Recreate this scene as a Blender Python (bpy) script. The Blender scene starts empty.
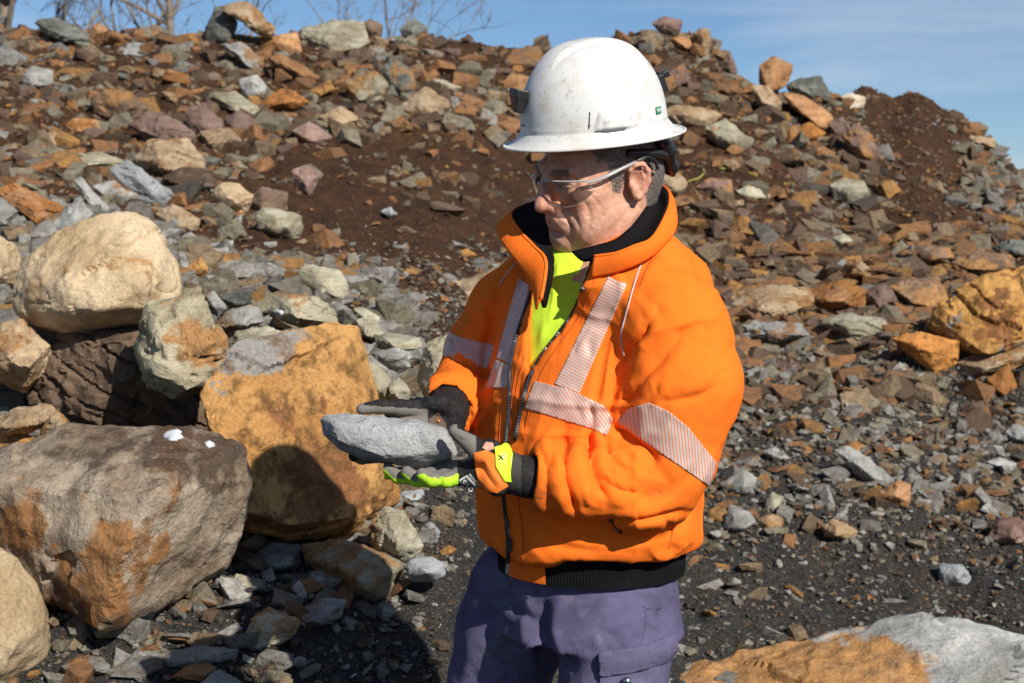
import bpy, bmesh, math, random
import numpy as np
from mathutils import Vector, Matrix

# ------------------------------------------------------------------ camera, sky, sun, exposure
S = bpy.context.scene
COL = S.collection
CAM_Z = 1.5; FPX = 1560.0; W, H = 1024, 683
PITCH = math.atan((341.5 - 240.0) / FPX)
cam_d = bpy.data.cameras.new("camera"); cam = bpy.data.objects.new("camera", cam_d); COL.objects.link(cam)
cam.location = (0, 0, CAM_Z); cam.rotation_euler = (math.pi / 2 - PITCH, 0, 0)
cam_d.sensor_width = 36.0; cam_d.lens = FPX / W * 36.0
cam_d.clip_start = 0.05; cam_d.clip_end = 3000
cam_d.dof.use_dof = True; cam_d.dof.focus_distance = 2.5; cam_d.dof.aperture_fstop = 10.0
S.camera = cam

SUN_EL = math.radians(34.2); SUN_AZ = math.radians(33.0)      # azimuth: to the right of straight behind the camera
to_sun = Vector((math.sin(SUN_AZ) * math.cos(SUN_EL), -math.cos(SUN_AZ) * math.cos(SUN_EL), math.sin(SUN_EL)))
wd = bpy.data.worlds.new("World"); S.world = wd; wd.use_nodes = True
nt = wd.node_tree; nt.nodes.clear()
w_out = nt.nodes.new("ShaderNodeOutputWorld"); w_bg = nt.nodes.new("ShaderNodeBackground")
w_sky = nt.nodes.new("ShaderNodeTexSky"); w_sky.sky_type = 'NISHITA'; w_sky.sun_disc = False
w_sky.sun_elevation = SUN_EL; w_sky.sun_rotation = math.atan2(to_sun.x, to_sun.y)
w_sky.altitude = 1200; w_sky.air_density = 1.0; w_sky.dust_density = 0.0; w_sky.ozone_density = 6.0
w_tc = nt.nodes.new("ShaderNodeTexCoord"); w_map = nt.nodes.new("ShaderNodeMapping")
w_map.inputs['Scale'].default_value = (1.6, 1.6, 14.0); w_map.inputs['Rotation'].default_value = (0.0, 0.10, 0.0)
w_n = nt.nodes.new("ShaderNodeTexNoise"); w_n.inputs['Scale'].default_value = 1.7; w_n.inputs['Detail'].default_value = 5; w_n.inputs['Distortion'].default_value = 0.4
w_r = nt.nodes.new("ShaderNodeMapRange"); w_r.inputs['From Min'].default_value = 0.46; w_r.inputs['From Max'].default_value = 0.80; w_r.inputs['To Max'].default_value = 0.6
w_mix = nt.nodes.new("ShaderNodeMix"); w_mix.data_type = 'RGBA'
w_mix.inputs[7].default_value = (8.2, 8.6, 9.2, 1)
nt.links.new(w_tc.outputs['Generated'], w_map.inputs['Vector']); nt.links.new(w_map.outputs[0], w_n.inputs['Vector'])
nt.links.new(w_n.outputs['Fac'], w_r.inputs['Value']); nt.links.new(w_r.outputs[0], w_mix.inputs[0])
nt.links.new(w_sky.outputs[0], w_mix.inputs[6]); nt.links.new(w_mix.outputs[2], w_bg.inputs['Color'])
w_bg.inputs['Strength'].default_value = 0.073
nt.links.new(w_bg.outputs[0], w_out.inputs[0])

sun_d = bpy.data.lights.new("sun", 'SUN'); sun_d.energy = 5.0; sun_d.angle = math.radians(0.53); sun_d.color = (1.0, 0.945, 0.86)
sun = bpy.data.objects.new("sun", sun_d); COL.objects.link(sun)
sun.rotation_euler = to_sun.to_track_quat('Z', 'Y').to_euler(); sun.location = (4, -6, 8)
S.view_settings.view_transform = 'Standard'; S.view_settings.look = 'None'
S.view_settings.exposure = 0.28; S.view_settings.gamma = 1.0; S.view_settings.use_curve_mapping = False
S.cycles.use_denoising = True
S.cycles.max_bounces = 8; S.cycles.transparent_max_bounces = 12

# ------------------------------------------------------------------ helpers
CP, SP = math.cos(PITCH), math.sin(PITCH)
def at(px, py, d):
    """world point seen at pixel (px, py), d metres ahead of the camera along world y"""
    u = (px - 512.0) / FPX; v = (341.5 - py) / FPX
    dy = CP + v * SP; dz = -SP + v * CP
    k = d / dy
    return np.array([u * k, d, CAM_Z + dz * k])
def proj(P):
    P = np.asarray(P, float); q = P - np.array([0, 0, CAM_Z])
    dep = q[..., 1] * CP - q[..., 2] * SP
    up = q[..., 1] * SP + q[..., 2] * CP
    dep = np.where(np.abs(dep) < 1e-6, 1e-6, dep)
    return 512 + FPX * q[..., 0] / dep, 341.5 - FPX * up / dep
def hash01(ix, iy, iz, seed):
    h = (ix.astype(np.int64) * 374761393 + iy.astype(np.int64) * 668265263 + iz.astype(np.int64) * 1440662683 + seed * 974711) & 0xffffffff
    h = ((h ^ (h >> 13)) * 1274126177) & 0xffffffff
    h = ((h ^ (h >> 16)) * 2246822519) & 0xffffffff
    return ((h ^ (h >> 15)) & 0xffffff) / float(0xffffff)
def vnoise(P, seed=0):
    P = np.asarray(P, float); i = np.floor(P).astype(np.int64); f = P - i
    f = f * f * f * (f * (f * 6 - 15) + 10)
    out = 0.0
    for a in (0, 1):
        wx = f[:, 0] if a else 1 - f[:, 0]
        for b in (0, 1):
            wy = f[:, 1] if b else 1 - f[:, 1]
            for c in (0, 1):
                wz = f[:, 2] if c else 1 - f[:, 2]
                out = out + wx * wy * wz * hash01(i[:, 0] + a, i[:, 1] + b, i[:, 2] + c, seed)
    return out * 2 - 1
def fbm(P, oct=4, seed=0, gain=0.5):
    P = np.asarray(P, float); o = np.zeros(len(P)); a = 1.0
    for k in range(oct):
        o += a * vnoise(P * (2.03 ** k) + 17.3 * k, seed + k); a *= gain
    return o
def chips(P, seed):
    """fracture flakes: every cell of a random cell pattern is a small tilted facet"""
    P = P + 0.12 * np.stack([vnoise(P * 2.1 + 5, seed), vnoise(P * 2.1 + 9, seed + 1), vnoise(P * 2.1 + 2, seed + 2)], 1)
    i = np.floor(P).astype(np.int64); best = np.full(len(P), 1e9); h = np.zeros(len(P))
    for a in (-1, 0, 1):
        for b in (-1, 0, 1):
            for c in (-1, 0, 1):
                q = [i[:, 0] + a, i[:, 1] + b, i[:, 2] + c]
                df = P - np.stack([q[k] + hash01(*q, seed + 11 * k) for k in range(3)], 1)
                d = (df * df).sum(1); m = d < best
                if not m.any(): continue
                qm = [x[m] for x in q]
                t = np.stack([hash01(*qm, seed + 50 + k) - .5 for k in range(3)], 1)
                best[m] = d[m]; h[m] = (hash01(*qm, seed + 40) - .5) + 1.5 * (t * df[m]).sum(1)
    return h
def smooth(a, b, x):
    t = np.clip((x - a) / (b - a), 0, 1); return t * t * (3 - 2 * t)

def mesh_obj(name, V, F, mat=None, parent=None, smooth_shade=True, sharp=None):
    """V (n,3), F (m,k) one k or list of lists"""
    me = bpy.data.meshes.new(name)
    V = np.asarray(V, np.float32)
    if isinstance(F, np.ndarray):
        m, k = F.shape
        me.vertices.add(len(V)); me.vertices.foreach_set("co", V.ravel())
        me.loops.add(m * k); me.loops.foreach_set("vertex_index", F.astype(np.int32).ravel())
        me.polygons.add(m); me.polygons.foreach_set("loop_start", np.arange(0, m * k, k, dtype=np.int32))
        me.polygons.foreach_set("loop_total", np.full(m, k, np.int32))
        me.update(calc_edges=True)
    else:
        me.from_pydata([tuple(map(float, v)) for v in V], [], [list(map(int, f)) for f in F]); me.update()
    me.polygons.foreach_set("use_smooth", np.full(len(me.polygons), bool(smooth_shade)))
    if sharp: me.set_sharp_from_angle(angle=math.radians(sharp))
    o = bpy.data.objects.new(name, me); COL.objects.link(o)
    if mat: me.materials.append(mat)
    if parent: o.parent = parent
    return o
def tag(o, label=None, cat=None, group=None, kind=None):
    if label: o["label"] = label
    if cat: o["category"] = cat
    if group: o["group"] = group
    if kind: o["kind"] = kind
    return o
def empty(name, loc=(0, 0, 0)):
    o = bpy.data.objects.new(name, None); COL.objects.link(o); o.location = loc; o.empty_display_size = 0.1
    return o
def keep_world(o, parent):
    o.parent = parent; o.matrix_parent_inverse = Matrix.Translation(-Vector(parent.location)); return o

def catmull(pts, n):
    pts = np.asarray(pts, float); m = len(pts)
    t = np.linspace(0, m - 1, n); i = np.clip(np.floor(t).astype(int), 0, m - 2); f = (t - i)[:, None]
    p0 = pts[np.clip(i - 1, 0, m - 1)]; p1 = pts[i]; p2 = pts[i + 1]; p3 = pts[np.clip(i + 2, 0, m - 1)]
    return 0.5 * ((2 * p1) + (-p0 + p2) * f + (2 * p0 - 5 * p1 + 4 * p2 - p3) * f ** 2 + (-p0 + 3 * p1 - 3 * p2 + p3) * f ** 3)
def tube(path, rad, n=8, cap=True):
    P = np.asarray(path, float); m = len(P); R = np.broadcast_to(np.asarray(rad, float), (m,))
    T = np.gradient(P, axis=0); T /= np.linalg.norm(T, axis=1)[:, None] + 1e-12
    ref = np.array([0.31, 0.22, 0.93]); V = []
    nrm = np.cross(T[0], ref); nrm /= np.linalg.norm(nrm)
    for k in range(m):
        nrm = nrm - T[k] * nrm.dot(T[k]); nrm /= np.linalg.norm(nrm) + 1e-12
        b = np.cross(T[k], nrm)
        for j in range(n):
            a = 2 * math.pi * j / n; V.append(P[k] + R[k] * (math.cos(a) * nrm + math.sin(a) * b))
    F = []
    for k in range(m - 1):
        for j in range(n):
            F.append([k * n + j, k * n + (j + 1) % n, (k + 1) * n + (j + 1) % n, (k + 1) * n + j])
    if cap: F.append(list(range(n))[::-1]); F.append([(m - 1) * n + j for j in range(n)])
    return np.array(V), F
def merge(parts):
    V = []; F = []; o = 0
    for v, f in parts:
        V.append(np.asarray(v)); F += [[i + o for i in q] for q in (f.tolist() if isinstance(f, np.ndarray) else f)]; o += len(v)
    return np.concatenate(V), F
def box(c, s, rot=None):
    c = np.asarray(c, float); s = np.asarray(s, float) / 2
    V = np.array([[x, y, z] for x in (-1, 1) for y in (-1, 1) for z in (-1, 1)]) * s
    if rot is not None: V = V @ np.asarray(rot).T
    return V + c, [[0, 1, 3, 2], [4, 6, 7, 5], [0, 4, 5, 1], [2, 3, 7, 6], [0, 2, 6, 4], [1, 5, 7, 3]]

# ---- materials
def new_mat(name):
    m = bpy.data.materials.new(name); m.use_nodes = True
    n = m.node_tree; return m, n, n.nodes["Principled BSDF"]
def N(n, typ, **kw):
    x = n.nodes.new("ShaderNode" + typ)
    for k, v in kw.items():
        if k in x.inputs: x.inputs[k].default_value = v
        else: setattr(x, k, v)
    return x
def mixc(n, fac, a, b, mode='MIX'):
    x = n.nodes.new("ShaderNodeMix"); x.data_type = 'RGBA'; x.blend_type = mode
    for idx, v in ((0, fac), (6, a), (7, b)):
        if hasattr(v, 'is_output') or isinstance(v, bpy.types.NodeSocket): n.links.new(v, x.inputs[idx])
        elif idx == 0: x.inputs[0].default_value = v
        else: x.inputs[idx].default_value = (*v[:3], 1)
    return x.outputs[2]
def noise_node(n, vec, scale, detail=4, rough=0.55, dist=0.0):
    x = N(n, "TexNoise"); x.inputs['Scale'].default_value = scale; x.inputs['Detail'].default_value = detail
    x.inputs['Roughness'].default_value = rough; x.inputs['Distortion'].default_value = dist
    if vec is not None: n.links.new(vec, x.inputs['Vector'])
    return x.outputs['Fac']
def remap(n, v, a, b, c=0.0, d=1.0):
    x = N(n, "MapRange"); x.inputs['From Min'].default_value = a; x.inputs['From Max'].default_value = b
    x.inputs['To Min'].default_value = c; x.inputs['To Max'].default_value = d
    n.links.new(v, x.inputs['Value']); return x.outputs[0]
def math_node(n, op, a, b=None):
    x = n.nodes.new("ShaderNodeMath"); x.operation = op
    for i, v in enumerate((a, b)):
        if v is None: continue
        if isinstance(v, bpy.types.NodeSocket): n.links.new(v, x.inputs[i])
        else: x.inputs[i].default_value = v
    return x.outputs[0]
def bump(n, h, strength, dist, normal=None):
    x = N(n, "Bump"); x.inputs['Strength'].default_value = strength; x.inputs['Distance'].default_value = dist
    n.links.new(h, x.inputs['Height'])
    if normal is not None: n.links.new(normal, x.inputs['Normal'])
    return x.outputs[0]
def rgb(*c):
    """sRGB 0-255 as read in sunlight-neutral swatches -> linear"""
    return tuple(((v / 255) / 12.92 if v / 255 <= 0.04045 else ((v / 255 + 0.055) / 1.055) ** 2.4) for v in c)
def simple_mat(name, col, rough=0.6, metal=0.0, var=0.12, scale=60, bmp=0.0, bscale=300, bdist=0.001, spec=0.5):
    m, n, p = new_mat(name)
    tc = N(n, "TexCoord").outputs['Object']
    f = noise_node(n, tc, scale)
    c = mixc(n, remap(n, f, 0.3, 0.7), tuple(v * (1 - var) for v in col), tuple(min(1, v * (1 + var)) for v in col))
    n.links.new(c, p.inputs['Base Color']); p.inputs['Roughness'].default_value = rough; p.inputs['Metallic'].default_value = metal
    p.inputs['Specular IOR Level'].default_value = spec
    if bmp: n.links.new(bump(n, noise_node(n, tc, bscale, 3), bmp, bdist), p.inputs['Normal'])
    return m

# ---- signed distance sculpting and surface nets
def smin(a, b, k):
    h = np.clip(0.5 + 0.5 * (b - a) / k, 0, 1); return b + (a - b) * h - k * h * (1 - h)
def smax(a, b, k): return -smin(-a, -b, k)
class Field:
    """a signed distance field on a rectilinear grid; shapes are blended in near their own box only"""
    def __init__(s, xs, ys, zs):
        s.ax = [np.asarray(a, float) for a in (xs, ys, zs)]
        s.F = np.full([len(a) for a in s.ax], 1.0, np.float32)
    def _sub(s, lo, hi):
        sl = []
        for a, l, h in zip(s.ax, lo, hi):
            i0 = max(0, np.searchsorted(a, l) - 1); i1 = min(len(a), np.searchsorted(a, h) + 1)
            if i1 <= i0: return None, None
            sl.append(slice(i0, i1))
        G = np.stack(np.meshgrid(*[a[q] for a, q in zip(s.ax, sl)], indexing='ij'), -1)
        return tuple(sl), G
    def add(s, fn, lo, hi, k=0.0, op='u', pad=None):
        pad = (k * 1.2 + 0.012) if pad is None else pad
        sl, G = s._sub(np.asarray(lo) - pad, np.asarray(hi) + pad)
        if sl is None: return
        d = fn(G).astype(np.float32); A = s.F[sl]
        if op == 'u': s.F[sl] = smin(A, d, k) if k else np.minimum(A, d)
        elif op == 's': s.F[sl] = smax(A, -d, k) if k else np.maximum(A, -d)
        elif op == 'i': s.F[sl] = np.maximum(A, d)
    def ell(s, c, r, k=0.01, op='u', R=None):
        c = np.asarray(c, float); r = np.asarray(r, float) * np.ones(3); m = r.max()
        def fn(G):
            q = G - c
            if R is not None: q = q @ R          # columns of R: local axes
            k0 = np.linalg.norm(q / r, axis=-1); k1 = np.linalg.norm(q / (r * r), axis=-1)
            return np.where(k1 > 1e-9, k0 * (k0 - 1) / np.maximum(k1, 1e-9), -r.min())
        s.add(fn, c - m, c + m, k, op)
    def cap(s, a, b, ra, rb, k=0.01, op='u', squash=None):
        a = np.asarray(a, float); b = np.asarray(b, float); m = max(ra, rb)
        def fn(G):
            ab = b - a; q = G - a; t = np.clip((q @ ab) / (ab @ ab), 0, 1)
            e = q - t[..., None] * ab
            if squash is not None:                # (axis, factor): flatten across an axis
                ax, f = squash; e = e + (e @ ax)[..., None] * ax * (f - 1)
            return np.linalg.norm(e, axis=-1) - (ra + (rb - ra) * t)
        s.add(fn, np.minimum(a, b) - m, np.maximum(a, b) + m, k, op)
    def chain(s, pts, rads, k=0.01, op='u', squash=None):
        for i in range(len(pts) - 1): s.cap(pts[i], pts[i + 1], rads[i], rads[i + 1], k, op, squash)
    def mesh(s):
        F = s.F; X, Y, Z = s.ax
        ins = F < 0
        c = [ins[a:F.shape[0] - 1 + a, b:F.shape[1] - 1 + b, d:F.shape[2] - 1 + d] for a in (0, 1) for b in (0, 1) for d in (0, 1)]
        cnt = sum(q.astype(np.int8) for q in c)
        act = (cnt > 0) & (cnt < 8)
        idx = np.argwhere(act)
        vid = np.full(act.shape, -1, np.int64); vid[act] = np.arange(len(idx))
        corn = {}
        for a in (0, 1):
            for b in (0, 1):
                for d in (0, 1):
                    corn[a, b, d] = (F[idx[:, 0] + a, idx[:, 1] + b, idx[:, 2] + d],
                                     np.stack([X[idx[:, 0] + a], Y[idx[:, 1] + b], Z[idx[:, 2] + d]], 1))
        acc = np.zeros((len(idx), 3)); n = np.zeros(len(idx))
        keys = list(corn)
        for p in keys:
            for q in keys:
                if sum(abs(i - j) for i, j in zip(p, q)) == 1 and p < q:
                    fa, pa = corn[p]; fb, pb = corn[q]
                    m = (fa < 0) != (fb < 0)
                    t = np.where(m, fa / np.where(m, fa - fb, 1), 0)[:, None]
                    acc += np.where(m[:, None], pa + (pb - pa) * t, 0); n += m
        V = acc / n[:, None]
        quads = []
        for axis in range(3):
            sl0 = [slice(1, -1)] * 3; sl1 = [slice(1, -1)] * 3
            sl0[axis] = slice(0, -1); sl1[axis] = slice(1, None)
            A = ins[tuple(sl0)]; B = ins[tuple(sl1)]
            for flip, M in ((False, A & ~B), (True, ~A & B)):
                e = np.argwhere(M)
                if not len(e): continue
                off = np.array([1, 1, 1]); off[axis] = 0; e = e + off
                u, v = (axis + 1) % 3, (axis + 2) % 3
                def g(du, dv):
                    q = e.copy(); q[:, u] += du; q[:, v] += dv; return vid[q[:, 0], q[:, 1], q[:, 2]]
                Q = np.stack([g(-1, -1), g(0, -1), g(0, 0), g(-1, 0)], 1)
                quads.append(Q[:, ::-1] if flip else Q)
        return V, np.concatenate(quads)
def rng_axis(lo, hi, h): return np.arange(lo, hi + h, h)
def tris_of(Q): return np.concatenate([Q[:, [0, 1, 2]], Q[:, [0, 2, 3]]])
def vnormals(V, T):
    T = T if T.shape[1] == 3 else tris_of(T)
    n = np.cross(V[T[:, 1]] - V[T[:, 0]], V[T[:, 2]] - V[T[:, 0]]); o = np.zeros_like(V)
    for k in range(3):
        for a in range(3): o[:, a] += np.bincount(T[:, k], n[:, a], len(V))
    return o / (np.linalg.norm(o, axis=1)[:, None] + 1e-12)
def relax(V, Q, it=2, lam=0.5):
    e = np.concatenate([Q[:, [i, (i + 1) % Q.shape[1]]] for i in range(Q.shape[1])])
    deg = np.bincount(e[:, 0], minlength=len(V)) + np.bincount(e[:, 1], minlength=len(V))
    for _ in range(it):
        o = np.zeros_like(V)
        for a in range(3):
            o[:, a] = np.bincount(e[:, 0], V[e[:, 1], a], len(V)) + np.bincount(e[:, 1], V[e[:, 0], a], len(V))
        V = V + lam * (o / np.maximum(deg, 1)[:, None] - V)
    return V
def clip_tris(V, T, f, attrs=()):
    """the part of a triangle mesh where f < 0, cut exactly along f = 0"""
    V = np.asarray(V); keepm = (f[T] < 0)
    cnt = keepm.sum(1); T1 = T[cnt == 3].tolist(); cut = T[(cnt > 0) & (cnt < 3)]
    NV = list(V); A = [list(a) for a in attrs]; cache = {}
    def mid(i, j):
        key = (min(i, j), max(i, j))
        if key not in cache:
            t = f[i] / (f[i] - f[j]); cache[key] = len(NV); NV.append(V[i] + (V[j] - V[i]) * t)
            for a, s0 in zip(A, attrs): a.append(s0[i] + (s0[j] - s0[i]) * t)
        return cache[key]
    for t in cut:
        p = []
        for k in range(3):
            i, j = int(t[k]), int(t[(k + 1) % 3])
            if f[i] < 0: p.append(i)
            if (f[i] < 0) != (f[j] < 0): p.append(mid(i, j))
        for k in range(1, len(p) - 1): T1.append([p[0], p[k], p[k + 1]])
    T1 = np.array(T1, int).reshape(-1, 3); used = np.unique(T1); mp = np.full(len(NV), -1); mp[used] = np.arange(len(used))
    return np.array(NV)[used], mp[T1], [np.array(a)[used] for a in A]
def solid_patch(V, T, Nn, off, th):
    """give a cut-out sheet thickness: outer face at off, inner face at off - th, walls along its border"""
    n = len(V); O = V + Nn * off; I = V + Nn * (off - th)
    e = {}
    for t in T:
        for k in range(3):
            a, b = int(t[k]), int(t[(k + 1) % 3]); e[(a, b)] = 1
    wall = [[b, a, a + n, b + n] for (a, b) in e if (b, a) not in e]
    F = T.tolist() + wall
    return np.concatenate([O, I]), F
def poly_sd(px, py, poly):
    """signed distance in pixels to a closed polygon (negative inside)"""
    P = np.asarray(poly, float); d = np.full(px.shape, 1e9); ins = np.zeros(px.shape, bool)
    for k in range(len(P)):
        a = P[k]; b = P[(k + 1) % len(P)]; e = b - a
        wx = px - a[0]; wy = py - a[1]
        t = np.clip((wx * e[0] + wy * e[1]) / (e @ e + 1e-12), 0, 1)
        d = np.minimum(d, np.hypot(wx - e[0] * t, wy - e[1] * t))
        if abs(e[1]) > 1e-9:
            c = ((a[1] > py) != (b[1] > py)) & (px < e[0] * (py - a[1]) / e[1] + a[0]); ins ^= c
    return np.where(ins, -d, d)
def line_d(px, py, pts):
    d = np.full(px.shape, 1e9); tt = np.zeros(px.shape); P = np.asarray(pts, float); L = len(P) - 1
    for k in range(L):
        a, b = P[k], P[k + 1]; e = b - a
        t = np.clip(((px - a[0]) * e[0] + (py - a[1]) * e[1]) / (e @ e + 1e-12), 0, 1)
        q = np.hypot(px - a[0] - e[0] * t, py - a[1] - e[1] * t); m = q < d
        d = np.where(m, q, d); tt = np.where(m, (k + t) / L, tt)
    return d, tt
# ------------------------------------------------------------------ terrain
COLS = {
 -250: [(683,3.07),(600,3.37),(430,4.12),(330,4.6),(240,5.6),(190,6.6),(130,8.0),(35,9.8)],
    0: [(683,3.07),(600,3.37),(430,4.12),(330,4.57),(240,5.6),(190,6.5),(130,8.0),(36,9.8)],
  250: [(683,3.12),(600,3.42),(540,3.67),(430,4.27),(330,4.7),(280,5.2),(240,6.0),(170,7.6),(38,9.8)],
  430: [(683,3.35),(580,3.65),(500,4.0),(420,4.4),(340,4.88),(280,5.8),(230,6.9),(150,8.2),(44,9.8)],
  560: [(683,4.0),(580,4.4),(480,5.0),(400,5.7),(320,6.6),(250,7.6),(160,8.6),(56,9.8)],
  640: [(683,4.4),(580,4.8),(480,5.4),(400,6.1),(320,7.0),(250,7.8),(160,8.8),(36,10)],
  700: [(683,4.5),(600,4.9),(500,5.5),(400,6.4),(300,7.4),(220,8.2),(120,9.2),(40,10)],
  735: [(683,4.5),(600,4.9),(500,5.5),(400,6.4),(300,7.4),(220,8.2),(120,9.3),(80,10)],
  830: [(683,4.5),(600,4.95),(500,5.6),(400,6.5),(300,7.5),(220,8.4),(140,9.6),(96,10.5)],
  862: [(683,4.5),(600,4.95),(500,5.6),(400,6.5),(300,7.5),(220,8.5),(140,9.8),(88,11)],
  890: [(683,4.5),(600,4.95),(500,5.6),(400,6.5),(300,7.5),(220,8.5),(150,9.9),(100,11.1)],
  912: [(683,4.5),(600,4.95),(500,5.6),(400,6.5),(300,7.5),(220,8.5),(150,9.9),(96,11.1)],
  960: [(683,4.5),(600,5.0),(500,5.7),(400,6.5),(300,7.6),(230,8.8),(170,10.2),(126,11.2)],
 1024: [(683,4.5),(600,5.0),(500,5.7),(400,6.5),(300,7.6),(235,9.0),(186,11.0)],
 1280: [(683,4.6),(600,5.0),(500,5.7),(400,6.6),(310,7.6),(290,10.0)],
}
_us = np.array(sorted(COLS)); _tab = []
for _u in _us:
    pts = [(-40, 0.0), (1.5, 0.0), (2.72, 0.02)]
    for row, d in COLS[_u]: pts.append((d, at(_u, row, d)[2]))
    yc, zc = pts[-1]; pts += [(yc + 0.7, zc - 0.12), (yc + 1.6, zc - 0.75), (yc + 4.0, 0.5), (40, 0.0), (3000, 0.0)]
    _tab.append(np.array(pts))
def base_height(x, y):
    u = np.clip(512 + FPX * x / np.maximum(y, 1.0), _us[0], _us[-1])
    Zs = np.stack([np.interp(y, t[:, 0], t[:, 1]) for t in _tab])
    i = np.clip(np.searchsorted(_us, u, side='right') - 1, 0, len(_us) - 2)
    f = (u - _us[i]) / (_us[i + 1] - _us[i]); f = f * f * (3 - 2 * f) * 0.6 + f * 0.4
    k = np.arange(len(u)); return Zs[i, k] * (1 - f) + Zs[i + 1, k] * f
def height(x, y, fine=True):
    x = np.atleast_1d(np.asarray(x, float)).ravel(); y = np.atleast_1d(np.asarray(y, float)).ravel()
    z = base_height(x, y); P = np.stack([x, y, np.zeros_like(x)], 1)
    m = smooth(2.8, 3.6, y) * (1 - smooth(14, 30, y))
    z = z + m * (0.045 * fbm(P * 1.6, 4, 3) + 0.014 * fbm(P * 6.5, 3, 21))
    if fine: z = z + smooth(1, 3, y) * (1 - smooth(14, 30, y)) * (0.012 * fbm(P * 16, 4, 9, 0.65))
    return z
def nonuni(lo, hi, flo, fhi, h):
    a = list(np.arange(flo, fhi, h)); s = h
    b = [a[-1]]
    while b[-1] < hi: s *= 1.22; b.append(min(hi, b[-1] + s))
    s = h; c = [a[0]]
    while c[-1] > lo: s *= 1.22; c.append(max(lo, c[-1] - s))
    return np.array(c[:0:-1] + a + b[1:])
gx = nonuni(-900, 900, -4.3, 4.3, 0.026); gy = nonuni(-60, 1500, 2.8, 11.6, 0.028)
GX, GY = np.meshgrid(gx, gy, indexing='ij')
GZ = height(GX, GY).reshape(GX.shape)
ii = np.arange(GX.size).reshape(GX.shape)
gq = np.stack([ii[:-1, :-1].ravel(), ii[1:, :-1].ravel(), ii[1:, 1:].ravel(), ii[:-1, 1:].ravel()], 1)

def ground_material():
    m, n, p = new_mat("quarry_soil")
    geo = N(n, "NewGeometry").outputs['Position']
    sep = N(n, "SeparateXYZ"); n.links.new(geo, sep.inputs[0])
    n1 = noise_node(n, geo, 1.1, 5, 0.6); n2 = noise_node(n, geo, 7, 5, 0.65); n3 = noise_node(n, geo, 55, 4, 0.7); n4 = noise_node(n, geo, 240, 3, 0.6)
    h = math_node(n, 'ADD', sep.outputs['Z'], math_node(n, 'MULTIPLY', math_node(n, 'SUBTRACT', n1, 0.5), 0.5))
    earth = remap(n, h, 0.98, 1.22)
    soil = mixc(n, remap(n, n2, 0.35, 0.65), (0.050, 0.023, 0.012), (0.118, 0.054, 0.024))
    soil = mixc(n, remap(n, n3, 0.52, 0.72), soil, (0.21, 0.115, 0.05))
    grit = mixc(n, remap(n, n2, 0.45, 0.70), (0.034, 0.033, 0.033), (0.075, 0.048, 0.030))
    grit = mixc(n, remap(n, n3, 0.45, 0.75), grit, (0.082, 0.079, 0.072))
    grit = mixc(n, remap(n, n4, 0.56, 0.66), grit, (0.20, 0.19, 0.165))
    c = mixc(n, earth, grit, soil)
    c = mixc(n, remap(n, n4, 0.34, 0.48, 0.75, 0.0), c, (0.010, 0.009, 0.008))
    n.links.new(c, p.inputs['Base Color']); p.inputs['Roughness'].default_value = 0.9; p.inputs['Specular IOR Level'].default_value = 0.25
    b1 = bump(n, n3, 1.0, 0.035); b2 = bump(n, n4, 1.0, 0.012, b1); n.links.new(b2, p.inputs['Normal'])
    return m
ground = mesh_obj("ground", np.stack([GX, GY, GZ], -1).reshape(-1, 3), gq, ground_material())
tag(ground, "dark gritty quarry floor rising to a brown earth spoil heap", None, kind="structure")

def hit(px, py, d0=2.8, d1=14.0):
    """distance ahead at which the ray through a pixel meets the terrain"""
    ds = np.linspace(d0, d1, 420); P = np.stack([at(px, py, d) for d in ds])
    g = P[:, 2] < height(P[:, 0], P[:, 1], False)
    return ds[np.argmax(g)] if g.any() else None

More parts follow.
